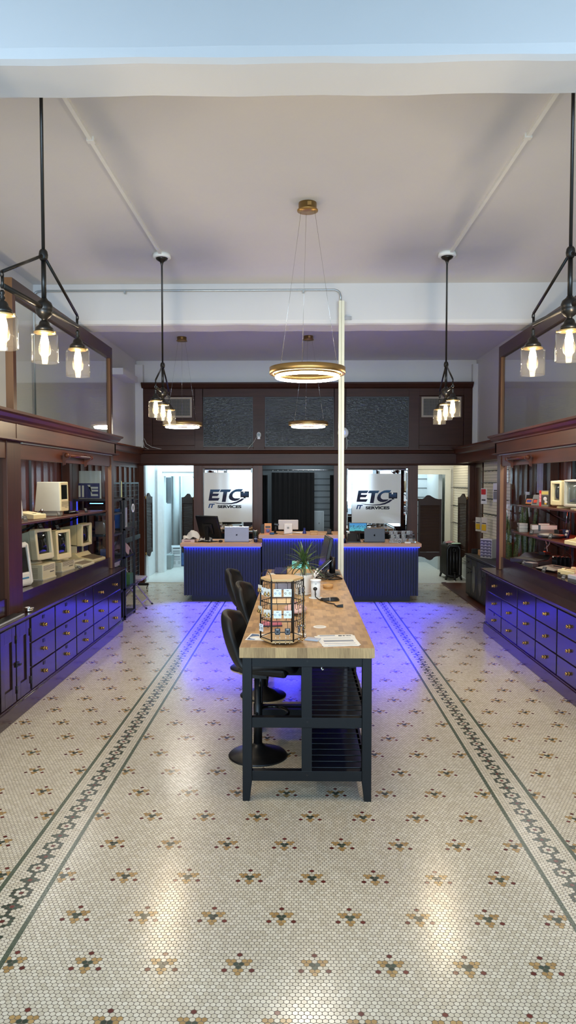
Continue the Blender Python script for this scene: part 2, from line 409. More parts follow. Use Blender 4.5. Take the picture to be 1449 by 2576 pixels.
# rooms behind
W1 = M(222, 226, 226, .6); W2 = M(226, 222, 208, .6); W3 = M(112, 122, 126, .6)
S('wall_stock_room', W1, B().box(-3.1, -2.95, 13.24, 16.6, 0, 2.9).box(-2.95, -2.88, 13.24, 13.5, 0, 2.9).box(-1.2, -1.1, 13.24, 16.6, 0, 2.9).box(-3.0, -1.1, 16.5, 16.6, 0, 2.9)
  .box(-2.95, -2.86, 14.6, 14.75, 0, 2.9).box(-2.86, -1.2, 14.6, 14.75, 2.07, 2.9))
S('door_2', M(226, 232, 232, .45), B().frame(-2.86, -1.25, .0, 2.07, 14.56, 14.8, .09, .0).box(-2.9, -1.2, 14.54, 14.57, 2.07, 2.16).box(-2.9, -2.8, 14.54, 14.57, 0, 2.07))
S('baseboard_stock_room', W1, B().box(-2.95, -2.92, 14.8, 16.5, .012, .25).box(-2.88, -2.865, 13.24, 13.5, .012, .28))
S('wall_passage', W2, B().box(2.0, 2.05, 13.24, 16.6, 0, 2.9).box(3.2, 3.3, 13.24, 16.6, 0, 2.9).box(2.05, 3.2, 15.0, 15.1, 2.12, 2.9).box(3.1, 3.2, 15.0, 15.1, 0, 2.12))
S('wall_passage_end', M(196, 206, 210, .6), B().box(2.05, 3.2, 16.5, 16.6, 0, 2.9).box(2.92, 3.0, 15.12, 16.5, 0, 2.2))
S('trim_3', M(228, 226, 210, .5), B().frame(2.06, 3.13, 0, 2.14, 14.95, 15.0, .1, 0, .12).frame(2.05, 3.14, 0, 2.15, 14.93, 14.97, .02, 0, .02))
def groove(xa, xb, y, zs, mat, nm):
    b = B()
    for z in zs: b.box(xa, xb, y - .012, y + .01, z, z + .012)
    return S(nm, mat, b)
groove(2.1, 2.92, 16.5, [.25 + .21 * i for i in range(9)], M(70, 78, 82, .7), 'trim_4')
S('wall_office', W3, B().box(-1.1, 2.0, 14.75, 14.85, 0, 2.9).box(-1.1, -1.0, 13.24, 14.8, 0, 2.9))
groove(.1, .62, 14.75, [.3 + .125 * i for i in range(14)], M(52, 58, 60, .7), 'trim_5')
S('ceiling', W1, B().box(-3.1, 3.3, 13.24, 16.6, 2.9, 3.0))
# ---------------------------------------------------------------- conduits, raceway pole
t = T('power_pole', 'cream square power pole rising behind the table to the ceiling beam', 'power pole', (.46, 7.98, 0))
o3 = (.46, 7.98, 0)
CREAM = M(222, 220, 198, .45)
P('pole', CREAM, t, B(o3).box(.428, .455, 7.95, 8.01, 0, 3.86).box(.4585, .4905, 7.95, 8.01, 0, 3.86).box(.45, .46, 7.962, 8.01, 0, 3.86), .003)
P('mounting_bracket', STEEL, t, B(o3).box(.49, .575, 8.05, 8.07, 3.67, 3.71).cyl((.545, 8.05, 3.69), (.545, 8.043, 3.69), .006))
GALV = M(168, 176, 180, .35, .8)
O('conduit', 'thin galvanized conduit bending across the far ceiling beam into the pole', 'conduit', GALV,
  B().tube([(.452, 8.03, 3.86), (.452, 8.03, 3.93), (.44, 8.03, 3.965), (.42, 8.03, 3.985), (.385, 8.03, 3.995), (-2.88, 8.03, 3.995), (-2.94, 8.03, 3.985), (-2.965, 8.03, 3.95), (-2.97, 8.03, 3.9), (-2.97, 8.03, 2.46)], .011)
  .box(.03, .05, 8.02, 8.06, 3.965, 4.0).box(-1.96, -1.94, 8.02, 8.06, 3.965, 4.0))
for sx, xx, nm in ((-1, -1.345, 'left'), (1, 1.45, 'right')):
    O('ceiling_raceway', 'white cable raceway on the ceiling leading to the far %s pendant lamp' % nm, 'raceway', WHITE,
      B().box(xx - .013, xx + .013, 3.4, 7.02, 4.06, 4.09).box(xx - .024, xx + .024, 4.66, 4.7, 4.055, 4.09))
# ---------------------------------------------------------------- pendant lamps
def bulb_light(parent, loc, watts, rad=.022):
    l = bpy.data.lights.new('bulb_light', 'POINT'); l.energy = watts; l.color = (1, .83, .61); l.shadow_soft_size = rad
    o = bpy.data.objects.new('bulb_light', l); C.objects.link(o); o.parent = parent; o.location = loc
    return o
FIL = emit(1, .80, .5, 75, 'filament'); BULBG = glass('bulb_glass', (1, .97, .9), 1.35, 0, .007, (1, .86, .66))
GLOWCAP = M(214, 186, 132, .3, .9)
def pendant(label, x, y, rz):
    t = T('pendant_lamp', label, 'pendant lamp', (x, y, 0), rz, 'three-light pendants')
    P('canopy', WHITE, t, B().lathe([(0, 4.087), (.085, 4.087), (.088, 4.05), (.07, 4.046), (0, 4.046)]))
    P('rod', BRONZE, t, B().lathe([(0, 4.046), (.06, 4.046), (.052, 4.03), (.02, 4.01), (.012, 3.99), (.0085, 3.97), (.0085, 3.04), (0, 3.04)], n=14).cyl((0, 0, 3.0), (0, 0, 2.79), .012))
    P('top_knuckle', BRONZE, t, B().lathe([(0, 3.042), (.013, 3.04), (.02, 3.03), (.023, 3.012), (.021, 2.994), (.014, 2.984), (0, 2.982)], n=20).ell((0, .026, 3.0), .0095).ell((0, -.026, 3.0), .0095))
    P('hub', BRONZE, t, B().lathe([(0, 2.80), (.014, 2.798), (.02, 2.788), (.036, 2.776), (.043, 2.757), (.043, 2.742), (.041, 2.738), (.043, 2.734), (.038, 2.716), (.026, 2.702), (.015, 2.694), (.012, 2.68), (.012, 2.66), (0, 2.66)], n=28))
    P('bar', BRONZE, t, B().cyl((0, -.42, 2.748), (0, .42, 2.748), .0125))
    for s in (-1, 1):
        P('brace', BRONZE, t, B().cyl((0, s * .03, 2.997), (0, s * .42, 2.81), .0078).ring((0, s * .425, 2.797), .013, .004, 12, 5, 'x').cyl((0, s * .42, 2.79), (0, s * .42, 2.735), .007))
    for s in (-1, 0, 1):
        yy = s * .425; dz = 0 if s == 0 else -.008; k = (0, yy, dz)
        h = P('socket_cup', BRONZE, t, B().lathe([(0, 2.735), (.007, 2.735), (.013, 2.722), (.007, 2.712), (.014, 2.7), (.008, 2.69), (.02, 2.683), (.026, 2.672), (.028, 2.662), (.04, 2.652), (.044, 2.645), (.045, 2.632), (0, 2.632)], k, 20))
        P('fitter_ring', GLOWCAP, h, B().lathe([(.0, 2.631), (.053, 2.629), (.053, 2.622), (.03, 2.62), (0, 2.62)], k, 20).ell((.055, yy, 2.627 + dz), .006).ell((-.05, yy + .03, 2.627 + dz), .006))
        P('lamp_shade', SHADE, t, B().lathe([(.046, 2.626), (.06, 2.622), (.066, 2.612), (.066, 2.478), (.0635, 2.475), (.062, 2.478), (.062, 2.61), (.046, 2.623)], k, 28))
        u = P('bulb', BULBG, t, B().lathe([(.012, 2.618), (.016, 2.6), (.028, 2.56), (.031, 2.54), (.027, 2.518), (.014, 2.504), (0, 2.5)], k, 16))
        P('filament', FIL, u, B().lathe([(0, 2.62), (.014, 2.615), (.0205, 2.58), (.019, 2.545), (.009, 2.53), (0, 2.525)], k, 12))
        bulb_light(t, (0, yy, 2.511 + dz), 14.5, .010)
    return t
pl = pendant('black three-light pendant on a long rod above the vintage computer display case', -1.29, 3.63, -5)
dup(pl, 'black three-light pendant on a long rod above the game console display case', (1.345, 3.63, 0), 6)
dup(pl, 'black three-light pendant hanging over the tiled floor before the pale stock room doorway', (-1.345, 7.05, 0), 2)
dup(pl, 'black three-light pendant hanging before the wall vent above the louvred passage doorway', (1.425, 7.05, 0), -3)
RINGL = emit(1, .92, .76, 48, 'ring_light')
def ringlamp(label, x, y):
    t = T('ring_pendant', label, 'ring pendant lamp', (x, y, 0), 0, 'brass ring pendants')
    P('canopy', GOLD, t, B().lathe([(0, 4.087), (.072, 4.087), (.072, 4.035), (.083, 4.03), (.083, 4.022), (0, 4.022)]).box(-.002, .03, -.074, -.07, 4.045, 4.075))
    P('outer_band', GOLD, t, B().lathe([(.305, 2.785), (.305, 2.735), (.3, 2.733), (.27, 2.733), (.268, 2.737), (.29, 2.74), (.3, 2.745), (.3, 2.785), (.305, 2.785)], n=64))
    P('inner_band', GOLD, t, B().lathe([(.26, 2.765), (.262, 2.765), (.262, 2.722), (.235, 2.722), (.235, 2.765), (.26, 2.765)], n=64))
    P('light_tube', RINGL, t, B().ring((0, 0, 2.712), .2485, .0125, 64, 10))
    for q in ((.235, .3, -.006, .006), (-.3, -.235, -.006, .006), (-.006, .006, .235, .3), (-.006, .006, -.3, -.235)): P('strut', GOLD, t, B().box(*q, 2.74, 2.75))
    for a in (100, 215, 335):
        P('suspension_wire', STEEL, t, B().cyl((.06 * math.cos(R(a)), .06 * math.sin(R(a)), 4.03), (.26 * math.cos(R(a)), .26 * math.sin(R(a)), 2.765), .0012, n=5))
    l = bpy.data.lights.new('ring_glow', 'AREA'); l.shape = 'DISK'; l.size = .5; l.energy = 13; l.color = (1, .92, .78)
    o = bpy.data.objects.new('ring_glow', l); C.objects.link(o); o.parent = t; o.location = (0, 0, 2.69)
    return t
rl = ringlamp('large brass ring pendant with glowing underside above the butcher block table', .061, 5.79)
dup(rl, 'brass ring pendant over the taller middle desk', (.13, 11.0, 0))
dup(rl, 'brass ring pendant over the desk with the grey laptop', (-1.81, 11.05, 0))
# ---------------------------------------------------------------- drawer cabinets and display cases along both sides
def side_units(sx, word, dy):
    L = sx < 0
    fx = 2.235 if L else 2.305; gx = 2.33 if L else 2.45; wx = 2.98 if L else 3.2; y1 = 8.9; y0 = 4.3
    def bx(b, xa, xb, ya, yb, za, zb): return b.box(min(sx * xa, sx * xb), max(sx * xa, sx * xb), ya, yb, za, zb)
    base = T('drawer_cabinet', 'long varnished mahogany drawer cabinet under the %s' % word, 'drawer cabinet', (sx * (fx + .3), 6.6, 0))
    o = (sx * (fx + .3), 6.6, 0)
    P('carcass', BASEW, base, bx(B(o), fx + .012, wx, y0, y1, .13, .745))
    P('plinth', BASEW, base, bx(bx(B(o), fx - .012, wx, y0, y1 + .01, 0, .118), fx - .004, wx, y0, y1 + .005, .118, .132), .004)
    q = [(wx, .745), (fx - .0, .745), (fx - .012, .755), (fx - .02, .76), (fx - .035, .775), (fx - .045, .78), (fx - .045, .795), (wx, .795)]
    P('ledge_top', BASEW, base, B(o).prism([(sx * a, z) for a, z in q], 'y', y0, y1 + .06))
    cols = [5.87, 6.46, 7.08, 7.67, 8.28, 8.88] if L else [5.1, 5.8, 6.4, 6.98, 7.57, 8.17, 8.76]
    rows = [(.535, .738), (.328, .525), (.14, .318)]
    nc = len(cols) - 1
    for ri, (za, zb) in enumerate(rows):
        i = 0
        while i < nc:
            wide = ri == 0 and i == nc - 2; j = i + 2 if wide else i + 1
            ya, yb = cols[i] + .012, cols[j] - .012
            d = P('drawer', DRAWER, base, bx(B(o), fx, fx + .03, ya, yb, za, zb), .004)
            for yk in ([(cols[i] + cols[i + 1]) / 2, (cols[i + 1] + cols[j]) / 2] if wide else [(ya + yb) / 2]):
                zk = za + (zb - za) * (.5 if not L else .46); f = sx * fx
                k = B(o); k.tube([(f, yk, zk), (f - sx * .012, yk, zk)], .007, 10).ell((f - sx * .022, yk, zk), .013, .016, .016, 14, 8).ring((f - sx * .003, yk, zk), .016, .004, 16, 5, 'x')
                P('knob', BRASS, d, k)
                if (L and i < 3 and not wide and not (ri == 0 and i == 3)) or (not L and ri == 2 and i == 5):
                    P('label_holder', BRONZE, d, bx(B(o), fx - .004, fx, yk - .022, yk + .022, zk + .055, zk + .085) if L else bx(B(o), fx - .004, fx, yk - .012, yk + .012, zk + .055, zk + .085))
            i = j
    if L:
        for ya, yb in ((5.26, 5.545), (5.565, 5.835), (4.6, 5.2)):
            b = B(o)
            bx(b, fx, fx + .03, ya, ya + .07, .14, .738); bx(b, fx, fx + .03, yb - .07, yb, .14, .738); bx(b, fx, fx + .03, ya + .07, yb - .07, .14, .26); bx(b, fx, fx + .03, ya + .07, yb - .07, .63, .738)
            d = P('door', DRAWER, base, b, .003)
            P('recessed_panel', RED, d, bx(B(o), fx + .018, fx + .03, ya + .07, yb - .07, .26, .63))
            for z in (.2, .6): P('hinge', BRONZE, d, B(o).cyl((sx * (fx - .004), yb + .006, z), (sx * (fx - .004), yb + .006, z + .06), .006))
            if ya > 5.5: P('latch', BRONZE, d, bx(bx(B(o), fx - .014, fx, ya - .03, ya + .02, .41, .45), fx - .03, fx - .012, ya + .0, ya + .03, .42, .432), .003)
    # display case standing on the cabinet
    case = T('display_case', 'glazed mahogany display case holding %s' % ('vintage computers' if L else 'old game consoles'), 'display case', (sx * (gx + .3), 6.6, .795))
    o = (sx * (gx + .3), 6.6, .795); dz = .925 if L else .94
    P('deck', BASEW, case, bx(bx(B(o), gx + .02, wx, y0, y1 - .03, .795, dz), gx + .012, gx + .03, y0, y1 - .02, .795, dz + .012))
    bk = B(o); bx(bk, wx - .03, wx, y0, y1, dz, 2.2)
    n = 21
    for i in range(n):
        yy = y0 + .05 + (y1 - y0 - .1) * i / (n - 1); bx(bk, wx - .045, wx - .03, yy - .012, yy + .012, dz, 2.2)
    P('back_boards', RED, case, bk)
    P('case_roof', MAHY, case, bx(B(o), gx + .06, wx, y0, y1 - .01, 2.2, 2.3))
    posts = [(5.65, 5.93), (8.79, 8.9)] if L else [(8.76, 8.9)]
    for a, b_ in posts:
        p = P('post', MAH, case, bx(B(o), gx - .01, gx + .07, a, b_, .795, 2.2), .004)
        P('worn_corner', EDGE, p, bx(B(o), gx - .012, gx + .03, a - .006, a, .80, 2.08) if not (L and a < 6) else bx(B(o), gx + .06, gx + .1, b_, b_ + .03, .8, 2.08))
    P('back_post', MAH, case, bx(B(o), wx - .14, wx - .045, 8.8, 8.9, dz, 2.2))
    P('fascia', MAHY, case, bx(B(o), gx + .0, gx + .05, y0, y1, 2.06, 2.22))
    q = [(gx + .05, 2.2), (gx - .06, 2.2), (gx - .075, 2.205), (gx - .075, 2.218), (gx - .03, 2.225), (gx - .03, 2.34), (gx - .045, 2.345), (gx - .05, 2.36), (gx - .08, 2.375), (gx - .1, 2.4), (gx - .125, 2.41), (gx - .13, 2.43), (gx + .05, 2.43)]
    e = y1 + .03
    cn = B(o).prism([(sx * a, z) for a, z in q], 'y', y0, e)
    cn.prism([(e - .05, 2.2), (e + .04, 2.2), (e + .055, 2.22), (e + .01, 2.225), (e + .01, 2.34), (e + .03, 2.36), (e + .06, 2.375), (e + .1, 2.41), (e + .11, 2.43), (e - .05, 2.43)], 'x', *sorted((sx * (gx - .03), sx * wx)))
    if L: bx(cn, gx - .034, gx - .0, 5.79, 5.82, 2.2, 2.36)
    P('cornice', MAHY, case, cn)
    P('light_trough', M(196, 196, 184, .3), case, bx(B(o), gx - .02, gx + .02, 5.95 if L else y0, y1 - .1, 2.19, 2.199))
    if L: P('front_glass', PANE, case, bx(B(o), gx + .026, gx + .032, y0, 5.66, dz, 2.07))
    P('end_glass', PANE, case, bx(B(o), gx + .07, wx - .14, y1 - .035, y1 - .029, dz, 2.1))
    if L: sh = [(1.52, gx + .05, 8.84)]
    else: sh = [(1.59, 2.68, 8.86), (1.262, 2.62, 8.86)]
    for z, xf, ye in sh:
        s_ = P('shelf', MAHY, case, bx(B(o), xf, wx - .045, y0, ye, z - .022, z), .004)
        for yy in (6.0, 7.25, 8.5):
            P('shelf_bracket', BLACK, s_, bx(B(o), wx - .05, wx - .03, yy - .012, yy + .012, z - .2, z - .02).prism([(sx * (wx - .05), z - .2), (sx * (wx - .05), z - .17), (sx * (xf + .12), z - .022), (sx * (xf + .16), z - .022)], 'y', yy - .006, yy + .006))
    for yy in ([6.05, 7.75] if L else [8.3]):
        P('shelf_standard', BLACK, case, bx(B(o), wx - .05, wx - .044, yy - .035, yy + .035, dz, 2.18))
    # turned rail on two brackets
    ya, yb = (7.0, 7.75) if L else (7.6, 8.3)
    rx = sx * (gx - .055)
    rl = P('rail', MAHY, case, B(o).cyl((rx, ya - .02, 2.13), (rx, yb + .02, 2.13), .017).ell((rx, ya - .03, 2.13), .024).ell((rx, yb + .03, 2.13), .024))
    for yy in (ya + .02, yb - .02):
        P('rail_bracket', MAHY, rl, B(o).prism([(sx * gx, 2.16), (sx * gx, 2.03), (sx * (gx - .022), 2.04), (sx * (gx - .03), 2.08), (sx * (gx - .07), 2.11), (sx * (gx - .075), 2.15), (sx * (gx - .045), 2.125), (sx * (gx - .03), 2.16)], 'y', yy - .012, yy + .012))
    # glazed screen standing on top of the case
    ga, gb = (5.83, 8.92) if L else (4.6, 8.92)
    sc = T('glass_screen', 'tall framed glass screen standing on top of the %s' % ('vintage computer display case' if L else 'game console display case'), 'glass screen', (sx * (gx + .03), 7, 2.43))
    o = (sx * (gx + .03), 7, 2.43)
    P('top_rail', DARKW, sc, bx(B(o), gx, gx + .06, ga, gb, 3.39, 3.525))
    for a in (ga, gb - .06):
        st = P('stile', MAH, sc, bx(B(o), gx, gx + .06, a, a + .06, 2.43, 3.39))
        if L and a == ga: P('worn_end', EDGE, st, bx(B(o), gx, gx + .062, a - .006, a, 2.43, 3.525))
        if not (L and a == ga): P('inner_bead', EDGE, st, bx(B(o), gx + .01, gx + .05, a - .008, a, 2.43, 3.39))
    P('pane', PANE, sc, bx(B(o), gx + .027, gx + .033, ga + .06, gb - .06, 2.435, 3.39))
    P('bottom_rail', MAHY, sc, bx(B(o), gx, gx + .06, ga + .06, gb - .06, 2.43, 2.455))
    # area light added behind the fascia to brighten the case interior
    area('case_fill', (sx * (gx + .15), 7.4, 2.17), (0, 0, 0), .08, 2.6, 11 if L else 13, (.95, .93, .88))
    return gx, wx, dz
side_units(-1, 'vintage computer case', 0)
side_units(1, 'game console case', 0)
# coloured light strips glowing on the back boards
for nm, lab, y, z, mat, xx in (('light_strip', 'red light strip under the upper shelf of the console case', (4.6, 8.3), 1.56, emit(1, .10, .03, 45, 'red_led'), 3.13),
                               ('light_strip', 'red light strip under the lower shelf of the console case', (4.6, 8.3), 1.232, emit(1, .10, .03, 45, 'red_led2'), 3.13)):
    O(nm, lab, 'light strip', mat, B().box(xx - .006, xx + .006, y[0], y[1], z, z + .006))
# ---------------------------------------------------------------- reception desks
DESK_TOP = wood('desk_top_wood', (170, 124, 84), (224, 176, 126), .45, 0, .5, 0)
def desk(label, x0, x1, zt, tx0, tx1):
    t = T('reception_desk', label, 'reception desk', ((x0 + x1) / 2, 11.4, 0), 0, 'fluted reception desks')
    o = ((x0 + x1) / 2, 11.4, 0)
    P('plinth', NAVY, t, B(o).box(x0 + .12 if x0 < -1 else x0, x1 - .12 if x1 > 1 else x1, 11.13, 11.75, 0, .1))
    b = B(o).box(x0, x1, 11.085, 11.8, .1, zt - .055)
    n = round((x1 - x0) / .0405); w = (x1 - x0) / n
    for i in range(n): b.box(x0 + i * w + .006, x0 + i * w + .033, 11.06, 11.086, .1, zt - .056)
    P('fluted_front', NAVY, t, b)
    P('counter_top', DESK_TOP, t, B(o).box(tx0, tx1, 11.0, 11.85, zt - .055, zt), .004)
    s_ = P('led_strip', M(240, 240, 240, .5), t, B(o).box(x0 + .01, x1 - .01, 11.03, 11.058, zt - .063, zt - .056))
    d = B(o)
    n = int((x1 - x0) / .034)
    for i in range(n): d.box(x0 + .014 + i * .034, x0 + .046 + i * .034, 11.006, 11.016, zt - .067, zt - .0551)
    g = P('led', BLUELED, s_, d); g['kind'] = 'stuff'
    area('led_light', (0, 11.02 - 11.4, zt - .074), (R(-38), 0, 0), x1 - x0 - .04, .02, 40 * (x1 - x0), (.012, .015, 1), t, 96)
    area('led_wash', (0, 11.03 - 11.4, zt - .068), (R(52), 0, 0), x1 - x0 - .04, .01, 6 * (x1 - x0), (.01, .015, 1), t, 150)
    return t
desk('navy fluted desk with the grey laptop, before the stock room doorway', -1.807, -.60, .92, -1.85, -.585)
desk('taller middle navy fluted desk carrying the white register', -.585, .64, 1.05, -.636, .69)
desk('navy fluted desk with the black laptop, before the passage doorway', .645, 1.84, .92, .66, 1.875)
# ---------------------------------------------------------------- butcher block tables
def island(label, y0, y1, first):
    t = T('kitchen_island', label, 'table', (.045, y0, 0), 0, 'butcher block tables in a row'); o = (.045, y0, 0)
    xl, xr = -.348, .434
    P('table_top', BUTCH, t, B(o).box(xl, xr, y0, y1, .852, .915), .003)
    P('top_edge', STAVE, t, B(o).box(xl - .0012, xr + .0012, y0 - .0012, y1 - .002, .854, .9125))
    for x in (xl + .014, xr - .069):
        for y, s in ((y0 + .02, 1), (y1 - .075, -1)):
            xi = x if x > 0 else x + .055; k = .014 * (1 if x > 0 else -1)
            b = B(o).box(x, x + .055, y, y + .055, .115, .852)
            xa, xb = (x + .014, x + .055) if x > 0 else (x, x + .041)
            b.hexa([(xa, y, 0), (xb, y, 0), (xb, y + .055, 0), (xa, y + .055, 0), (x, y, .118), (x + .055, y, .118), (x + .055, y + .055, .118), (x, y + .055, .118)])
            P('leg', TBLACK, t, b, .002)
    for y in (y0 + .026, y1 - .07):
        for z, h, nm in ((.795, .057, 'top_rail'), (.435, .06, 'middle_rail'), (.118, .06, 'bottom_rail')):
            r = P(nm, TBLACK, t, B(o).box(xl + .069, xr - .069, y, y + .044, z, z + h), .002)
            if first and y < y0 + .05: P('bolt', BLACK, r, B(o).cyl((.045, y + .001, z + h * .6), (.045, y - .002, z + h * .6), .006))
        P('centre_stile', TBLACK, t, B(o).box(.012, .072, y, y + .044, .178, .435).box(.012, .072, y, y + .044, .495, .795))
    for x in (.03, xr - .052):
        for z in (.45, .135): P('side_rail', TBLACK, t, B(o).box(x, x + .03, y0 + .07, y1 - .07, z, z + .045))
    P('apron', TBLACK, t, B(o).box(xl + .02, xl + .045, y0 + .07, y1 - .07, .795, .852))
    P('apron', TBLACK, t, B(o).box(xr - .045, xr - .02, y0 + .07, y1 - .07, .795, .852))
    P('divider_panel', TBLACK, t, B(o).box(.03, .042, y0 + .4, y1 - .07, .19, .795))
    for z in (.475, .16):
        b = B(o); n = 11
        for i in range(n):
            ya = y0 + .08 + (y1 - y0 - .16) * i / n; b.box(.045, xr - .035, ya, ya + (y1 - y0 - .16) / n - .014, z, z + .02)
        P('slatted_shelf', M(20, 22, 27, .3), t, b, .002)
    if first: P('hook', STEEL, t, B(o).tube([(.13, y0 + .09, .795), (.13, y0 + .09, .77), (.135, y0 + .085, .762), (.142, y0 + .085, .77)], .006))
island('butcher block table with black slatted frame, nearest of the row, carrying the earring stand', 4.10, 5.326, True)
island('butcher block table in the middle of the row, carrying the potted plant', 5.328, 6.553, False)
island('butcher block table at the far end of the row, carrying the black monitor', 6.555, 7.78, False)
# ---------------------------------------------------------------- old computers (local front faces -y)
def crt(name, label, loc, rz, w, h, d, mat, tilt=0, z0=0, side=.12, top=.1, bot=.18, parent=None, scr=SCREEN, stand=True, back=.62, grp=None):
    t = parent or T(name, label, 'monitor', loc, rz, grp)
    m = Matrix.Translation((0, 0, z0)) @ Matrix.Rotation(R(-tilt), 4, 'X')
    b = B().rot(m); y = -d / 2; zb = .03 if stand else 0
    s_, tp, bt = side * w, top * h, bot * h
    b.frame(-w / 2, w / 2, zb, zb + h, y, y + .07, s_, bt, tp)
    k = back
    b.hexa([(-w / 2 + .006, y + .07, zb + .006), (w / 2 - .006, y + .07, zb + .006), (w / 2 * k, d / 2, zb + h * .08), (-w / 2 * k, d / 2, zb + h * .08), (-w / 2 + .006, y + .07, zb + h - .006), (w / 2 - .006, y + .07, zb + h - .006), (w / 2 * k, d / 2, zb + h * .8), (-w / 2 * k, d / 2, zb + h * .8)])
    c = P('casing', mat, t, b, .008)
    x0, x1, za, zc = -w / 2 + s_, w / 2 - s_, zb + bt, zb + h - tp; rows = []
    for i in range(9):
        v = i / 8 * 2 - 1
        rows.append([(x0 + (x1 - x0) * j / 8, y + .03 - .022 * (1 - (j / 4 - 1) ** 2) * (1 - v * v) ** .5 if abs(v) < 1 else y + .03, za + (zc - za) * i / 8) for j in range(9)])
    P('screen', scr, c, B().rot(m).grid(rows))
    if stand: P('stand', mat, t, B().rot(Matrix.Translation((0, 0, z0))).lathe([(0, 0), (w * .36, 0), (w * .36, .012), (w * .28, .03), (0, .034)], n=24))
    return t
def lines(b, x0, x1, y, zs, h=.004):
    for z in zs: b.box(x0, x1, y - .0015, y + .002, z, z + h)
    return b
GROOVE = M(120, 114, 96, .7)
DECKL, SHL = .925, 1.52
def desktop(label, loc, rz, w, d, h):
    t = T('desktop_computer', label, 'computer', loc, rz)
    P('case', BEIGE, t, B().box(-w / 2, w / 2, -d / 2, d / 2, .006, h), .006)
    P('vent_slots', GROOVE, t, lines(B(), -w / 2 + .02, w / 2 - .03, -d / 2, [.09 * h / .15 + .01 * i for i in range(5)]))
    P('side_slots', GROOVE, t, lines(B().rot(Matrix.Rotation(R(-90), 4, 'Z')), -d / 2 + .03, d / 2 - .05, -w / 2, [.02 + .013 * i for i in range(int((h - .04) / .013))]))
    P('drive_slot', BLACK, t, B().box(w * .05, w * .36, -d / 2 - .002, -d / 2 + .002, h * .42, h * .42 + .006))
    P('front_lip', PUTTY, t, B().box(-w / 2 - .004, w / 2 + .004, -d / 2 - .006, d / 2, 0, .012))
    return t
desktop('beige vented desktop computer under the nearest tilted monitor on the case deck', (-2.63, 6.95, DECKL), 85, .29, .36, .15)
crt('crt_monitor', 'beige tilted monitor on the tall vented desktop computer', (-2.64, 6.94, DECKL + .15), 80, .31, .29, .36, BEIGE, 6)
desktop('low beige desktop computer under the second tilted monitor', (-2.64, 7.59, DECKL), 85, .33, .34, .1)
crt('crt_monitor', 'narrow beige monitor on the low desktop computer', (-2.64, 7.50, DECKL + .1), 82, .32, .3, .34, BEIGE2, 3)
def wedge(name, label, cat, loc, rz, w, d, h0, h1, mat, kmat=M(142, 128, 104, .6), dz=0):
    t = T(name, label, cat, loc, rz)
    P('case', mat, t, B().prism([(-d / 2, 0), (-d / 2, h0), (-d * .08, h0 + (h1 - h0) * .45), (d * .02, h1), (d / 2, h1), (d / 2, 0)], 'x', -w / 2, w / 2), .005)
    sl = math.atan2((h1 - h0) * .45, d * .42)
    m = Matrix.Translation((0, -d / 2, h0)) @ Matrix.Rotation(sl, 4, 'X'); b = B().rot(m)
    for r in range(5):
        for c_ in range(12):
            x = -w * .38 + w * .76 * c_ / 12; y = .02 + (d * .36) * r / 5
            b.box(x, x + w * .76 / 12 - .004, y, y + d * .36 / 5 - .004, -.002, .007)
    P('keys', kmat, t, b)['kind'] = 'stuff'
    return t
wedge('home_computer', 'slim beige computer with built-in keyboard, sitting before the large dark screen', 'computer', (-2.505, 8.0, DECKL), 84, .34, .26, .025, .062, BEIGE)
t = crt('crt_monitor', 'beige monitor with large dark screen half hidden behind the narrow monitor', (-2.74, 8.0, DECKL + .07), 84, .36, .29, .2, BEIGE, 3, 0, .07, .07, .09, scr=M(52, 54, 56, .1))
O('monitor_riser', 'beige riser box under the half hidden large dark screen', 'riser', BEIGE, B().box(-.1, .1, -.1, .1, 0, .07), (-2.75, 8.0, DECKL), 84)
wedge('home_computer', 'beige wedge computer with brown keys at the far end of the case deck', 'computer', (-2.60, 8.5, DECKL), 85, .4, .42, .03, .105, BEIGE2, M(118, 100, 74, .6))
for k, (u, w_) in enumerate(((-.1, 'nearer'), (.1, 'farther'))):
    a = R(85); lx, ly = u, .1
    t = T('disk_drive', 'beige floppy disk drive with dark front, %s of the two under the deep monitor' % w_, 'disk drive', (-2.60 + lx * math.cos(a) - ly * math.sin(a), 8.5 + lx * math.sin(a) + ly * math.cos(a), DECKL + .105), 85)
    P('case', BEIGE, t, B().box(-.075, .075, -.1, .1, 0, .085), .004)
    P('front_plate', BLACK, t, B().box(-.068, .068, -.103, -.1, .008, .078))
    P('indicator', M(200, 60, 40, .4), t, B().box(-.05, -.035, -.105, -.103, .015, .022))
crt('crt_monitor', 'deep beige monitor with recessed screen on top of two disk drives', (-2.70, 8.48, DECKL + .19), 86, .32, .26, .34, BEIGE2, 0, 0, .1, .1, .12, stand=False, back=.7)
# rounded translucent all-in-ones
def allinone(label, loc, rz, body, front=M(222, 220, 214, .3), scr=SCREEN):
    t = T('all_in_one_computer', label, 'computer', loc, rz)
    P('rear_shell', body, t, B().rot(Matrix.Rotation(R(-10), 4, 'X')).ell((0, .08, .2), .185, .23, .185, 22, 14))
    b = B().rot(Matrix.Rotation(R(-8), 4, 'X')); b.frame(-.19, .19, .0, .37, -.15, -.09, .035, .11, .04)
    f = P('front_bezel', front, t, b, .02)
    P('screen', scr, f, B().rot(Matrix.Rotation(R(-8), 4, 'X')).box(-.156, .156, -.138, -.1, .105, .335), .01)
    P('drive_slot', M(70, 130, 170, .3), f, B().rot(Matrix.Rotation(R(-8), 4, 'X')).box(-.12, .12, -.153, -.149, .05, .064))
    P('foot', body, t, B().box(-.12, .12, -.1, .16, 0, .02))
    return t
TEAL = M(16, 92, 98, .12); ICE = M(96, 150, 176, .15)
allinone('white and blue rounded all-in-one computer beside the case post', (-2.63, 6.36, DECKL), 76, ICE)
allinone('teal rounded all-in-one computer cut off by the picture edge', (-2.62, 5.36, DECKL), 100, TEAL)
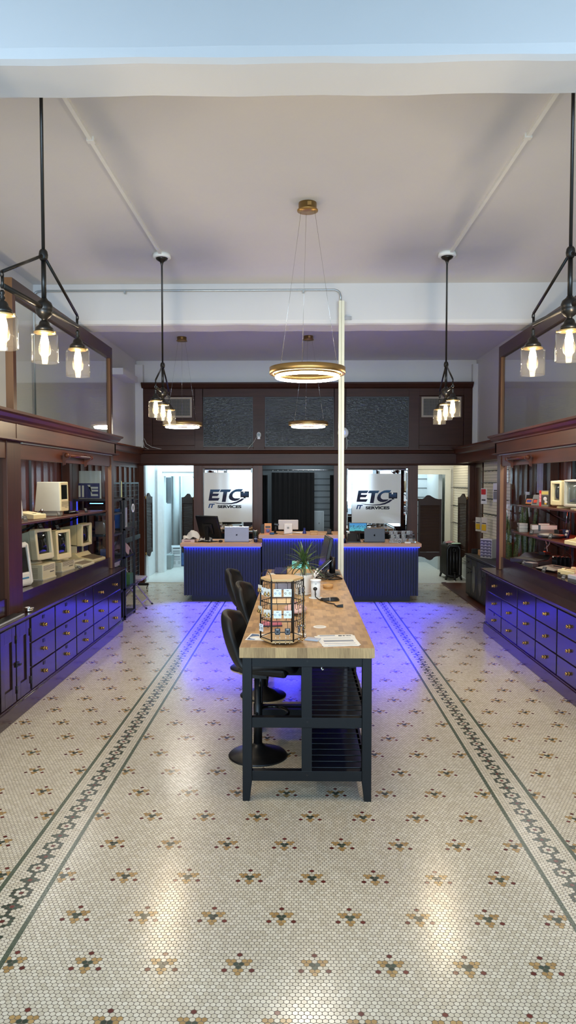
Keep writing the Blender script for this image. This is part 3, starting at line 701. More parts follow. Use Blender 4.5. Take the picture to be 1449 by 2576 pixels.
crt('crt_monitor', 'pale monitor with grey blue screen at the picture edge on the case shelf', (-2.64, 5.4, SHL), 86, .36, .32, .3, M(196, 198, 190, .4), 0, 0, .1, .09, .22, scr=M(70, 96, 104, .15))
desktop('small beige vented box standing behind the rounded computers', (-2.84, 5.9, DECKL), 84, .22, .16, .32)
t = allinone('white and blue rounded all-in-one computer on the case shelf above', (-2.66, 6.2, SHL), 64, M(60, 64, 150, .2), scr=M(40, 40, 110, .1))
# compact computer and small things on the upper shelf
t = T('compact_computer', 'tall cream compact computer with a small built-in screen on the case shelf', 'computer', (-2.595, 7.43, SHL), 90)
P('body', PUTTY, t, B().hexa([(-.125, -.135, .045), (.125, -.135, .045), (.125, .135, .045), (-.125, .135, .045), (-.123, -.129, .35), (.123, -.129, .35), (.123, .105, .35), (-.123, .105, .35)]), .008)
m = Matrix.Rotation(R(-1.1), 4, 'X')
fr = P('front_panel', BEIGE2, t, B().rot(m).frame(-.12, .12, .047, .345, -.1455, -.125, .022, .12, .03), .004)
P('screen', SCREEN, fr, B().rot(m).box(-.098, .098, -.141, -.13, .166, .316))
P('vent_slots', GROOVE, fr, lines(B(), -.1, .1, -.144, [.095 + .008 * i for i in range(7)], .003))
P('drive_slot', BLACK, fr, B().box(.0, .08, -.1455, -.14, .083, .087))
P('base', PUTTY, t, B().box(-.09, .09, -.09, .1, 0, .045), .004)
t = T('external_drive', 'flat cream device box in front of the compact computer', 'device', (-2.55, 6.74, SHL), 76)
P('case', BEIGE2, t, B().prism([(-.1, 0), (-.1, .045), (.1, .07), (.1, 0)], 'x', -.1, .1), .006)
P('recess', GROOVE, t, B().box(-.04, .0, -.06, -.03, .0475, .054))
t = T('desk_robot', 'little dark toy with a shiny ball on top beside the compact computer', 'toy', (-2.56, 7.06, SHL))
P('body', BLACKG, t, B().lathe([(0, 0), (.03, 0), (.034, .015), (.026, .035), (0, .05)], n=16).tube([(-.03, 0, 0), (-.04, 0, .04), (-.02, 0, .06)], .006))
P('ball', CHROME, t, B().ell((0, 0, .065), .017))
t = T('game_controller', 'flat black curved device right of the compact computer', 'device', (-2.52, 7.88, SHL), 84)
P('body', BLACKG, t, B().ell((0, 0, .016), .12, .07, .016, 20, 8)); P('fin', BLACK, t, B().box(-.11, -.1, -.02, .05, .0, .14), .01)
def card(label, loc, rz, lean=22, w=.042, h=.055, mat=None):
    t = T('label_card', label, 'label card', loc, rz)
    m = Matrix.Rotation(R(-lean), 4, 'X')
    P('card', mat or M(22, 22, 24, .5), t, B().rot(m).box(-w / 2, w / 2, 0, .002, .0015, h))
    P('holder', ACRYL, t, B().rot(m).box(-w / 2 - .002, w / 2 + .002, .0025, .0045, 0.001, h + .003).box(-w / 2, w / 2, .003, .03, 0.0015, .004))
    P('printed_lines', M(190, 190, 190, .6), t, B().rot(m).box(-w * .35, w * .3, -.0006, 0, h * .8, h * .85).box(-w * .35, w * .35, -.0006, 0, h * .6, h * .63).box(-w * .35, w * .25, -.0006, 0, h * .5, h * .53).box(-w * .35, w * .35, -.0006, 0, h * .4, h * .43))
    return t
card('black label card leaning by the case post on the upper shelf', (-2.42, 6.28, SHL), 60)
card('black label card in front of the flat cream device', (-2.44, 6.78, SHL), 60)
card('clear label card before the side of the compact computer', (-2.43, 7.2, SHL), 55)
card('black label card near the end of the left case shelf', (-2.42, 8.08, SHL), 60, 20)
card('label card on top of the monitor with the tall vented computer', (-2.52, 6.95, DECKL + .478), 66, 30, .055, .07)
card('label card on top of the narrow beige monitor', (-2.54, 7.5, DECKL + .432), 66, 30, .055, .07)
card('clear label card lying before the slim keyboard computer', (-2.38, 7.72, DECKL), 60, 60)
# things on the ledge at the picture edge
t = T('keyboard', 'open dark keyboard with a pale edge on the drawer cabinet ledge', 'keyboard', (-2.27, 5.42, .795), 90)
P('base', M(196, 196, 200, .3, .6), t, B().box(-.3, .3, -.045, .05, 0, .012), .003); P('keys', BLACK, t, B().box(-.29, .29, -.03, .045, .0118, .015))
t = T('trinket_tin', 'small silver rimmed round tin on the drawer cabinet ledge', 'tin', (-2.245, 5.86, .795))
P('body', CHROME, t, B().lathe([(0, 0), (.03, 0), (.032, .02), (.02, .024), (0, .024)])); P('rim', CHROME, t, B().ring((0, 0, .03), .034, .007, 24, 8)); P('lid', BLACKG, t, B().lathe([(0, .034), (.03, .03), (.0, .026)]))
# ---------------------------------------------------------------- console display case
DR, R1, R2 = .94, 1.59, 1.262
def cart(name, label, loc, rz, w, h, th, mat, art, lean=14, title=None):
    t = T(name, label, 'game cartridge' if 'cart' in name else 'game box', loc, rz); m = Matrix.Rotation(R(-lean), 4, 'X')
    P('shell', mat, t, B().rot(m).box(-w / 2, w / 2, 0, th, 0, h), .003)
    if art:
        a = P('label_art', art[0], t, B().rot(m).box(-w * .38, w * .38, -.001, .001, h * .12, h * .6))
        P('label_picture', art[1], a, B().rot(m).box(-w * .28, w * .3, -.002, -.001, h * .25, h * .52))
    return t
GREYC = M(120, 118, 114, .45); OR = M(196, 120, 70, .5); IN = M(58, 66, 130, .5)
cart('game_cartridge', 'black game cartridge with an orange and blue label', (2.77, 8.72, R1), -58, .12, .13, .02, BLACK, (OR, IN), 20)
cart('game_cartridge', 'grey game cartridge with a red picture label, second on the shelf', (2.80, 8.56, R1), -58, .12, .135, .02, GREYC, (M(70, 60, 64, .5), M(190, 70, 50, .5)), 20)
cart('game_cartridge', 'plain grey game cartridge against the red spined game box', (2.82, 8.44, R1), -58, .12, .12, .02, GREYC, None, 20)
t = T('game_box', 'red spined game box with a football cover picture', 'game box', (2.815, 8.27, R1), -60)
P('box', M(128, 122, 110, .5), t, B().box(-.065, .065, -.012, .012, 0, .18)); P('spine', M(188, 40, 44, .5), t, B().box(-.067, -.037, -.014, .013, 0, .181))
p_ = P('cover_picture', M(66, 62, 60, .5), t, B().box(-.034, .062, -.0135, -.012, .02, .125)); P('player', M(206, 200, 196, .5), p_, B().rot(Matrix.Rotation(R(90), 4, 'X')).ell((.018, .085, .0135), .026, .024, .003).ell((.03, .05, .0135), .02, .016, .003))
P('cover_detail', M(214, 170, 40, .5), p_, B().box(.01, .04, -.0145, -.0135, .022, .055)); P('cover_band', M(196, 176, 96, .5), t, B().box(-.034, .062, -.0135, -.012, .135, .17))
text('spine_lettering', 'GENESIS', .027, WHITE, t, (-.043, -.0145, .095), (90, -90, 0), 'CENTER')
crt('small_monitor', 'small cream upright monitor on the console case upper shelf', (2.86, 7.72, R1), -86, .27, .26, .24, BEIGE2, 0, 0, .15, .13, .2, scr=M(58, 62, 60, .1))
crt('small_television', 'round cornered cream television beside the small upright monitor', (2.86, 7.26, R1), -86, .34, .27, .26, M(186, 178, 158, .4), 0, 0, .07, .08, .1, scr=M(92, 98, 92, .08))
O('magazine', 'thin tan booklet lying before the cream television', 'booklet', M(176, 144, 96, .6), B().box(-.1, .1, -.05, .05, 0, .012), (2.76, 6.98, R1), -84)
t = T('game_console', 'boxy two-tone grey game console on the console case lower shelf', 'game console', (2.885, 8.5, R2), -12)
P('lower_shell', M(110, 108, 104, .5), t, B().box(-.14, .14, -.1, .1, 0, .045), .004); P('upper_shell', M(196, 192, 182, .5), t, B().box(-.14, .14, -.1, .1, .046, .1), .004)
P('black_stripe', BLACK, t, B().box(-.07, -.045, -.101, .06, .03, .1005)); P('side_stripe', M(150, 148, 142, .5), t, B().box(-.142, -.139, -.1, .1, .02, .04))
t = T('controller', 'pale game controller with red buttons on the boxy console', 'controller', (2.88, 8.47, R2 + .1005), -20)
P('shell', M(206, 198, 186, .5), t, B().box(-.062, .062, -.027, .027, 0, .016), .004); P('button_plate', M(178, 90, 80, .5), t, B().box(-.01, .055, -.015, .015, .0155, .018))
P('cord', M(60, 58, 56, .6), t, B().tube([(.0, .027, .01), (.02, .06, .03), (.06, .07, .05), (.1, .06, .03), (.12, .07, .012)], .0025, 6))
for k in range(6):
    cart('game_cartridge', 'grey cartridge in the flat stack beside the boxy console, %s' % ('bottom one', 'second up', 'third up', 'fourth up', 'fifth up', 'top one')[k], (2.70, 8.66, R2 + .018 * k), -10 + (k % 3) * 3, .1, .0175, .12, M(150, 146, 138, .5) if k % 2 else M(132, 128, 122, .5), None, 0)
t = T('disc_console', 'flat round edged dark console with a pale lid on the lower shelf', 'game console', (2.745, 7.84, R2), -70)
P('base', M(44, 42, 42, .4), t, B().lathe([(0, 0), (.13, 0), (.15, .02), (.14, .035), (0, .036)], n=28)); P('lid', M(150, 142, 130, .35), t, B().lathe([(0, .048), (.08, .046), (.125, .038), (.13, .034), (0, .033)], n=28)); P('block', BLACK, t, B().box(.02, .09, .02, .08, .04, .09), .006)
t = T('radio_toy', 'dark blue gadget with two pale dials and a tall silver antenna', 'gadget', (2.86, 7.82, R2), -60)
m = Matrix.Rotation(R(-24), 4, 'X')
P('body', M(22, 34, 72, .35), t, B().rot(m).box(-.06, .06, 0, .03, 0, .1), .005)
for z in (.035, .075): P('dial', M(200, 198, 190, .4), t, B().rot(m).cyl((.04, .0, z), (.04, -.012, z), .014))
P('antenna', CHROME, t, B().cyl((0, .05, .08), (0, .08, .38), .004, .002))
wedge('home_computer', 'cream keyboard computer at the picture edge on the lower console shelf', 'computer', (2.74, 6.86, R2), -84, .42, .24, .035, .075, BEIGE2, M(206, 190, 140, .55))
# deck of the console case
t = T('keyboard_console', 'wide dark console with a silver rim and built-in keys at the case end', 'game console', (2.68, 8.16, DR), -66)
P('case', M(52, 52, 52, .4), t, B().prism([(-.17, .01), (-.17, .045), (-.02, .06), (.05, .105), (.17, .11), (.17, .0), (-.1, 0)], 'x', -.22, .22), .005)
P('silver_rim', STEEL, t, B().prism([(-.172, .047), (-.02, .063), (-.02, .067), (-.172, .051)], 'x', -.222, -.2).prism([(-.172, .047), (-.02, .063), (-.02, .067), (-.172, .051)], 'x', .2, .222).box(-.2, .2, -.174, -.16, .046, .052).prism([(-.025, .062), (.05, .106), (.05, .11), (-.025, .066)], 'x', -.222, .222))
kb = B().rot(Matrix.Translation((0, -.15, .049)) @ Matrix.Rotation(R(5.7), 4, 'X'))
for r in range(4):
    for c_ in range(12): kb.box(-.18 + c_ * .03, -.155 + c_ * .03, .005 + r * .028, .028 + r * .028, 0, .006)
P('keys', M(86, 84, 78, .5), t, kb)['kind'] = 'stuff'
t = T('joystick', 'black joystick with an orange button standing on the wide console', 'joystick', (2.75, 8.05, DR + .112), -66)
P('base', BLACK, t, B().box(-.045, .045, -.045, .045, 0, .035), .005); P('stick', BLACK, t, B().cyl((0, 0, .035), (0, .01, .11), .011, .008).ell((0, .01, .112), .013)); P('fire_button', M(214, 86, 50, .4), t, B().cyl((.025, -.028, .035), (.025, -.028, .045), .012))
O('hanging_cables', 'two pale cables hanging from the lower console shelf to the joystick', 'cable', M(190, 182, 176, .5), B().tube([(2.82, 8.12, 1.236), (2.82, 8.1, 1.17), (2.77, 8.08, 1.12), (2.74, 8.07, 1.07)], .004, 6).tube([(2.79, 8.16, 1.236), (2.8, 8.14, 1.15), (2.8, 8.1, 1.07)], .004, 6))
t = T('cassette_unit', 'small dark flat unit with a pale top before the wide console', 'device', (2.54, 7.86, DR), -70)
P('case', M(58, 58, 56, .4), t, B().box(-.07, .07, -.04, .04, 0, .045), .004); P('top_plate', M(160, 152, 144, .4), t, B().box(-.066, .066, -.036, .036, .045, .048))
for k in range(4):
    t = T('upright_cartridge', 'black upright cartridge standing on the console deck, %s of four' % ('first', 'second', 'third', 'last')[k], 'game cartridge', (2.80 + .035 * k, 7.86 - .03 * k, DR), -70)
    P('shell', BLACKG, t, B().box(-.04, .04, -.012, .012, 0, .115), .003); P('end_label', M(200, 196, 190, .5), t, B().box(-.03, -.01, -.0125, .0125, .1, .1155))
O('cable_bundle', 'loose black cables behind the upright cartridges', 'cable', BLACK, B().tube([(2.86, 8.0, .945), (2.9, 8.05, 1.02), (2.95, 7.95, 1.09), (2.98, 7.88, 1.06), (2.97, 7.84, .98), (2.96, 7.9, .945)], .004, 6).tube([(2.8, 7.98, .945), (2.85, 8.02, 1.0), (2.82, 8.08, 1.04)], .004, 6))
t = T('slim_console', 'low dark console with a sloping pale top in the middle of the deck', 'game console', (2.65, 7.47, DR), -72)
P('case', M(34, 34, 34, .4), t, B().prism([(-.09, 0), (-.12, .022), (-.02, .035), (.1, .05), (.1, 0)], 'x', -.16, .16), .004); P('top_plate', M(150, 146, 136, .35), t, B().prism([(-.115, .0235), (-.02, .0365), (.09, .05), (.09, .052), (-.02, .039), (-.115, .0255)], 'x', -.15, .15)); P('switch_row', BLACK, t, B().box(-.05, .12, .03, .04, .045, .053))
t = T('arcade_controller', 'cream square controller with knobs on the console deck', 'controller', (2.69, 7.02, DR), -74)
P('base', M(60, 58, 54, .5), t, B().box(-.13, .13, -.1, .1, 0, .02), .003); P('body', BEIGE2, t, B().box(-.13, .13, -.1, .1, .0202, .065), .006); P('raised_frame', BEIGE2, t, B().box(-.06, .06, -.05, -.036, .0645, .075).box(-.06, .06, .046, .06, .0645, .075).box(-.06, -.046, -.036, .046, .0645, .075).box(.046, .06, -.036, .046, .0645, .075))
P('knob', BEIGE2, t, B().cyl((-.095, .06, .064), (-.095, .06, .085), .024, .022)); P('knob', BEIGE2, t, B().cyl((-.085, -.06, .064), (-.085, -.06, .08), .02)); P('port', BLACK, t, B().box(-.12, -.08, -.102, -.1, .025, .036))
t = T('grey_console', 'grey and white console cut off at the picture edge of the deck', 'game console', (2.63, 6.55, DR), -80)
P('lower_shell', M(80, 80, 82, .4), t, B().box(-.15, .15, -.11, .11, 0, .035), .005); P('upper_shell', M(176, 176, 178, .4), t, B().box(-.15, .15, -.11, .11, .0352, .07), .005)
card('label card before the wide silver rimmed console', (2.49, 8.0, DR), -62, 28, .05, .06)
card('label card before the low sloping console', (2.505, 7.38, DR), -62, 28, .05, .06)
card('label card before the cream square controller', (2.485, 6.78, DR), -62, 28, .05, .06)
card('label card before the boxy grey console', (2.66, 8.26, R2), -50, 24, .05, .055)
card('label card before the flat round edged console', (2.655, 7.63, R2), -55, 24, .045, .06)
# ---------------------------------------------------------------- mirrors and signs on the partition
MIRROR = M(225, 230, 230, .01, 1, .01)
def logo_mat():
    m, nt, p = newmat('logo_blue'); (x, y, z), v = xyz(nt)
    f = (z * 3.4 - 1.62 + x * .3).mx(0).mn(1)
    nt.links.new(mixc(nt, f, lin(28, 26, 52), lin(66, 122, 168)), p.inputs['Base Color']); p.inputs['Roughness'].default_value = .5; p.inputs['Specular IOR Level'].default_value = .15
    return m
LOGO = logo_mat(); INK = M(26, 26, 34, .6, spec=.15); INKB = M(50, 74, 116, .6, spec=.15)
k_ = .888 / 1060
E_ = [(322, 607), (543, 607), (505, 662), (385, 662), (378, 697), (517, 697), (480, 752), (365, 752), (358, 795), (527, 795), (490, 852), (280, 852)]
T_ = [(560, 607), (780, 607), (745, 662), (690, 662), (655, 880), (572, 880), (608, 662), (525, 662)]
C_ = [(1035, 600), (940, 597), (880, 605), (830, 628), (780, 663), (745, 705), (727, 760), (732, 800), (755, 830), (800, 852), (860, 858), (910, 848), (950, 828), (985, 797), (920, 800), (860, 800), (825, 785), (806, 755), (810, 715), (832, 682), (870, 660), (910, 653), (975, 655), (990, 648), (1010, 640)]
W_ = [(345, 885), (500, 903), (640, 911), (780, 902), (900, 868), (980, 822), (1010, 802), (1068, 808), (1000, 862), (900, 907), (780, 927), (640, 928), (480, 915)]
def logo_letters(t, z, yf, fx=1, only=None):
    q = lambda pts: [(fx * (x - 710) * k_, (1320 - y) * k_ + z) for x, y in pts]
    for nm, pts in (('letter', E_), ('letter', T_), ('letter', C_), ('swoosh', W_)):
        if only and pts not in only: continue
        P(nm, LOGO, t, B().prism(q(pts), 'y', yf - .0012, yf))
def sign(label, loc, rz):
    t = T('logo_sign', label, 'sign', loc, rz, 'logo signs on the mirrors')
    P('board', M(206, 204, 198, .07, var=.01), t, B().box(-.444, .444, 0, .006, 0, .905))
    logo_letters(t, 0, 0)
    q = lambda x0, x1, y0, y1, ya, yb, b: b.box((x0 - 710) * k_, (x1 - 710) * k_, ya, yb, (1320 - y1) * k_, (1320 - y0) * k_)
    mo = P('monitor_emblem', INK, t, q(980, 1166, 650, 778, -.0014, 0, B()).add([], []))
    P('emblem_screen', LOGO, mo, q(996, 1150, 664, 754, -.0018, -.0013, B()))
    P('emblem_notch', PAPER, mo, q(1043, 1074, 650, 684, -.002, -.0013, B()))
    P('emblem_foot', INK, mo, B().prism([((x - 710) * k_, (1320 - y) * k_) for x, y in ((1048, 778), (1092, 778), (1096, 792), (1115, 800), (1030, 800), (1046, 792))], 'y', -.0014, 0))
    text('lettering', 'IT', .1, INKB, t, (-.318, -.001, .264), (90, 0, 0), 'CENTER', .25, .005, sx=1.15)
    text('lettering', 'SERVICES', .068, INK, t, (.025, -.001, .26), (90, 0, 0), 'CENTER', 0, .0035, sx=1.56)
    return t
for x0, x1, lab in ((-1.79, -.845, 'mirror with faceted rim behind the sign above the grey laptop'), (.83, 1.99, 'mirror with faceted rim behind the sign above the black laptop')):
    t = T('wall_mirror', lab, 'mirror', ((x0 + x1) / 2, 13.1, .62)); o = ((x0 + x1) / 2, 13.1, .62)
    P('glass', MIRROR, t, B(o).box(x0 + .05, x1 - .05, 13.11, 13.12, .7, 2.08))
    bv = B(o)
    for a, b_, c_, d_ in ((x0 + .02, x0 + .05, .67, 2.11), (x1 - .05, x1 - .02, .67, 2.11)): bv.hexa([(a, 13.115, c_), (b_, 13.115, c_), (b_, 13.12, c_), (a, 13.12, c_), (a, 13.115 - .006 * (a < b_ - .02 and a > (x0 + x1) / 2), d_), (b_, 13.108, d_), (b_, 13.12, d_), (a, 13.12, d_)])
    bv.hexa([(x0 + .05, 13.108, 2.08), (x1 - .05, 13.108, 2.08), (x1 - .05, 13.12, 2.08), (x0 + .05, 13.12, 2.08), (x0 + .05, 13.118, 2.11), (x1 - .05, 13.118, 2.11), (x1 - .05, 13.12, 2.11), (x0 + .05, 13.12, 2.11)])
    P('bevelled_edge', MIRROR, t, bv)
    P('frame', MAH, t, B(o).frame(x0, x1, .62, 2.165, 13.085, 13.13, .022, .05, .05), .003)
    P('backing', MAH, t, B(o).box(x0, x1, 13.122, 13.135, .62, 2.165))
    P('lower_panel', MAH, t, B(o).box(x0, x1, 13.1, 13.13, .02, .62))
    P('ledge', MAHX, t, B(o).box(x0 + .005, x1 - .005, 12.98, 13.09, .93, .96))
sign('white sign with a blue logo hung on the mirror above the grey laptop', (-1.31, 13.068, 1.13), 0)
sign('white sign with a blue logo hung on the mirror above the black laptop', (1.395, 13.068, 1.11), 0)
t = T('mirrored_screen', 'mirror image of a blue beach screen, built as a glowing panel under the right sign', 'monitor', (1.06, 13.03, .9605))  # glowing panel standing in for a screen reflected in the mirror
def beach():
    m, nt, p = newmat('beach_reflection'); (x, y, z), v = xyz(nt)
    n = noise(nt, v, 24, 3); c = mixc(nt, (z * 7 - .1).mx(0).mn(1), (.12, .62, .66), (.04, .3, .8)); c = mixc(nt, n.inr(.52, .57) * z.inr(.05, .12), c, (.02, .05, .06))
    p.inputs['Base Color'].default_value = (.01, .01, .01, 1); nt.links.new(c, p.inputs['Emission Color']); p.inputs['Emission Strength'].default_value = .7
    return m
P('casing', BLACK, t, B().box(-.17, .17, 0, .02, .0, .16)); P('screen', beach(), t, B().box(-.155, .155, -.002, .0, .012, .152)); P('foot', BLACK, t, B().box(-.06, .06, -.03, .03, 0, .02))
O('set_top_box', 'flat black box on the ledge under the sign above the grey laptop', 'box', BLACKG, B().box(-.16, .16, -.03, .03, 0, .045), (-1.25, 13.03, .9605), bevel=.004)
# vents, camera, access point
for xc, w in ((-2.33, 'beside the stock room doorway pendant'), (2.57, 'beside the passage doorway pendant')):
    t = T('vent_grille', 'tan louvred vent grille high on the dark partition, %s' % w, 'vent', (xc, 13.13, 3.07)); o = (xc, 13.13, 3.07)
    P('frame', M(150, 136, 118, .5), t, B(o).frame(xc - .36, xc + .36, 3.04, 3.41, 13.1, 13.13, .035))
    P('backing', BLACK, t, B(o).box(xc - .33, xc + .33, 13.125, 13.13, 3.07, 3.38))
    b = B(o)
    for i in range(42): b.box(xc - .325 + i * .0155, xc - .320 + i * .0155, 13.108, 13.124, 3.07, 3.38)
    for i in range(5): b.box(xc - .325, xc + .325, 13.112, 13.118, 3.11 + i * .06, 3.113 + i * .06)
    P('louvres', M(120, 110, 98, .5), t, b)
t = T('security_camera', 'small white wall camera with a black lens between the transom windows', 'camera', (-.745, 13.07, 2.72))
P('body', WHITE, t, B().ell((0, 0, 0), .042, .035, .055)); P('lens', BLACKG, t, B().cyl((0, -.025, .0), (0, -.04, 0), .03)); P('base', WHITE, t, B().box(-.025, .025, -.02, .03, -.075, -.045))
P('cord', M(170, 168, 160, .5), t, B().tube([(-.03, 0, -.02), (-.09, .02, -.12), (-.16, .022, -.2), (-.2, .0, -.25)], .004, 6))
t = T('access_point', 'white round disc with a blue light ring, beside the cream power pole', 'access point', (.79, 13.085, 2.76))
P('disc', WHITE, t, B().rot(Matrix.Rotation(R(90), 4, 'X')).lathe([(0, .02), (.06, .019), (.095, .008), (.1, -.005), (0, -.012)], n=32)); P('light_ring', emit(.3, .4, 1, 1.5, 'ap_ring'), t, B().ring((0, -.021, 0), .035, .004, 28, 6, 'y'))
P('cord', WHITE, t, B().tube([(.06, 0, -.08), (.075, 0, -.2), (.06, -.0, -.3)], .004, 6))
O('loose_cable', 'loose pale cables bunched on the left recess cornice', 'cable', M(176, 172, 166, .5), B().tube([(-2.84, 13.06, 2.66), (-2.8, 13.07, 2.56), (-2.7, 13.06, 2.5), (-2.52, 13.05, 2.464)], .006, 6).tube([(-2.86, 13.06, 2.62), (-2.83, 13.06, 2.5), (-2.75, 13.05, 2.464)], .006, 6).tube([(-2.9, 12.8, 2.476), (-2.86, 12.9, 2.5), (-2.9, 13.0, 2.48), (-2.84, 12.7, 2.49), (-2.9, 12.5, 2.48)], .006, 6))
# ---------------------------------------------------------------- louvred saloon doors
SAL = M(52, 34, 24, .5, spec=.25)
def saloon(label, loc, rz, flip, mat=None, w=.43):
    t = T('saloon_door', label, 'saloon door', loc, rz); mat = mat or SAL
    f = -1 if flip else 1; q = lambda pts: [(f * u * w / .43, z) for u, z in pts]
    P('top_rail', mat, t, B().prism(q([(0, .94), (0, 1.06), (.08, 1.06), (.11, 1.075), (.14, 1.112), (.17, 1.128), (.21, 1.125), (.26, 1.095), (.31, 1.068), (.37, 1.055), (.43, 1.055), (.43, .94)]), 'y', -.014, .014))
    P('bottom_rail', mat, t, B().prism(q([(0, .08), (0, .0), (.06, -.005), (.12, -.02), (.17, -.055), (.22, -.07), (.26, -.055), (.29, -.02), (.33, 0), (.38, .005), (.43, .0), (.43, .08)]), 'y', -.014, .014))
    for a, b_ in ((0, .035), (.395, .43)): P('stile', mat, t, B().prism(q([(a, .08), (b_, .08), (b_, .94), (a, .94)]), 'y', -.014, .014))
    b = B()
    for i in range(30):
        z = .085 + .0285 * i; b.hexa([(f * .035 * w / .43, -.009, z), (f * .395 * w / .43, -.009, z), (f * .395 * w / .43, .009, z + .03), (f * .035 * w / .43, .009, z + .03), (f * .035 * w / .43, -.009, z + .005), (f * .395 * w / .43, -.009, z + .005), (f * .395 * w / .43, .009, z + .035), (f * .035 * w / .43, .009, z + .035)])
    P('louvres', mat, t, b)
    for z in (-.02, 1.02): P('hinge', BRASS, t, B().cyl((-f * .01, 0, z), (-f * .01, 0, z + .05), .012))
    return t
saloon('dark louvred saloon door standing closed beside the radiator', (2.175, 13.17, .495), 0, False)
saloon('dark louvred saloon door swung open at the right jamb, by the pegboard', (3.075, 13.2, .52), -82, True)
saloon('dark louvred saloon door swung open at the left jamb of the stock room', (-2.85, 13.2, .53), 87, False)
saloon('dark louvred saloon door half open behind the folded cloth and desk', (-1.965, 13.2, .52), -52, True)
# ---------------------------------------------------------------- stock room and passage contents
t = T('breaker_panel', 'grey electrical panel with an open door on the stock room wall', 'electrical panel', (-2.9, 15.25, 1.4))
P('box', M(72, 78, 82, .5), t, B().box(-.045, .06, -.35, -.0, .02, .56)); P('door', M(150, 162, 168, .4), t, B().box(.06, .16, .0, .012, .0, .56)); P('conduits', M(150, 136, 100, .4), t, B().cyl((.0, -.25, .56), (.0, -.25, .78), .03).cyl((.0, -.1, .56), (.0, -.1, .78), .02)); P('breaker', BLACK, t, B().box(.06, .066, -.28, -.2, .38, .46))
t = T('tower_computer', 'pale tower computer on the stock room floor', 'computer', (-2.72, 15.66, .0125), 12)
P('case', M(206, 212, 214, .45), t, B().box(-.1, .1, -.2, .22, 0, .44), .006)
b = B()
for z, h in ((.40, .02), (.34, .012), (.30, .012), (.22, .01)): b.box(-.075, .075, -.203, -.199, z, z + h)
P('drive_bays', M(60, 66, 70, .5), t, b); P('front_panel', M(176, 182, 184, .4), t, B().box(-.085, -.02, -.203, -.199, .06, .13).box(.03, .085, -.203, -.199, .06, .13).box(-.08, .08, -.203, -.199, .15, .2))
O('patterned_bag', 'blue and white patterned bag behind the desk on the stock room floor', 'bag', M(70, 100, 150, .6, var=.6), B().box(-.15, .15, -.1, .1, 0, .38), (-2.46, 15.72, .0125), bevel=.03)
O('dark_cupboard', 'dark cupboard behind the half open saloon door in the stock room', 'cupboard', M(36, 44, 50, .5), B().box(-.35, .35, -.25, .25, 0, 1.16).box(-.33, -.02, -.262, -.25, .1, .55).box(.02, .33, -.262, -.25, .1, .55).box(-.33, -.02, -.262, -.25, .6, 1.1).box(.02, .33, -.262, -.25, .6, 1.1), (-2.26, 16.2, .0125))
O('wall_pipe', 'thick pale pipe running up the stock room end wall', 'pipe', M(214, 222, 222, .5), B().cyl((-2.84, 16.41, .02), (-2.84, 16.41, 2.85), .07).cyl((-2.72, 16.46, .3), (-2.73, 16.46, 2.85), .025), (0, 0, 0))
O('thin_wire', 'thin dark wires drooping across the stock room wall', 'wire', M(90, 96, 98, .6), B().tube([(-2.6, 16.35, 2.25), (-2.4, 16.2, 1.95), (-2.3, 16.15, 1.76), (-2.2, 16.15, 1.72), (-2.1, 16.15, 1.8), (-2.0, 16.15, 2.1), (-1.9, 16.15, 2.2)], .006, 6).tube([(-2.3, 16.1, 2.2), (-2.0, 16.1, 2.03), (-1.8, 16.1, 2.08)], .005, 6))
O('waste_bin', 'grey waste bin beside the tower computer', 'bin', M(150, 160, 160, .5), B().hexa([(-.1, -.14, 0), (.1, -.14, 0), (.1, .14, 0), (-.1, .14, 0), (-.12, -.17, .3), (.12, -.17, .3), (.12, .17, .3), (-.12, .17, .3)]), (-2.83, 15.2, .0125))
t = T('radiator', 'black cast iron column radiator in the passage doorway', 'radiator', (2.91, 13.78, .0125)); IRON = M(22, 21, 20, .42)
for k in range(8):
    yy = -.27 + .077 * k
    s_ = B().tube([(-.12, yy, .1), (-.12, yy, .58), (-.08, yy, .65), (.08, yy, .65), (.12, yy, .58), (.12, yy, .1), (.06, yy, .07), (-.06, yy, .07)], .037, 8, True).tube([(0, yy, .1), (0, yy, .62)], .036, 8).tube([(-.06, yy, .1), (-.06, yy, .62)], .032, 8).tube([(.06, yy, .1), (.06, yy, .62)], .032, 8)
    if k in (0, 7): s_.tube([(-.12, yy, .1), (-.15, yy, .0)], .026, 7, False, .018).tube([(.12, yy, .1), (.15, yy, .0)], .026, 7, False, .018).ring((0, yy - (.034 if k == 0 else -.034), .57), .03, .012, 14, 6, 'y')
    P('section', IRON, t, s_)
P('valve', IRON, t, B().tube([(0, -.28, .13), (0, -.36, .13), (0, -.38, .1), (0, -.38, 0)], .02, 8).lathe([(0, .16), (.03, .16), (.03, .145), (0, .145)], (0, -.36, 0), 14))
P('floor_flange', CHROME, t, B().lathe([(0, .012), (.04, .01), (.05, 0), (0, 0)], (0, -.38, 0), 18))
def clothbits(name, label, cat, col, loc, sx, sy, h, seed, rz=0, n=14):
    rnd = random.Random(seed); ph = [rnd.uniform(0, 6) for _ in range(6)]; rows = []
    for i in range(n + 1):
        r = []
        for j in range(n + 1):
            u, v = i / n * 2 - 1, j / n * 2 - 1; e = max(0, 1 - (u * u + v * v) * .55)
            z = h * e * (.55 + .25 * math.sin(3.1 * u + ph[0] + 1.7 * v) + .2 * math.sin(5.3 * v + ph[1]) + .12 * math.sin(7 * u + ph[2] + 4 * v))
            r.append((u * sx / 2 * (1 + .1 * math.sin(3 * v + ph[3])), v * sy / 2 * (1 + .1 * math.sin(3 * u + ph[4])), max(.002, z)))
        rows.append(r)
    o = O(name, label, cat, col, B().grid(rows), loc, rz)
    m = o.modifiers.new('s', 'SOLIDIFY'); m.thickness = .006; m.offset = 1; m = o.modifiers.new('u', 'SUBSURF'); m.levels = m.render_levels = 1
    return o
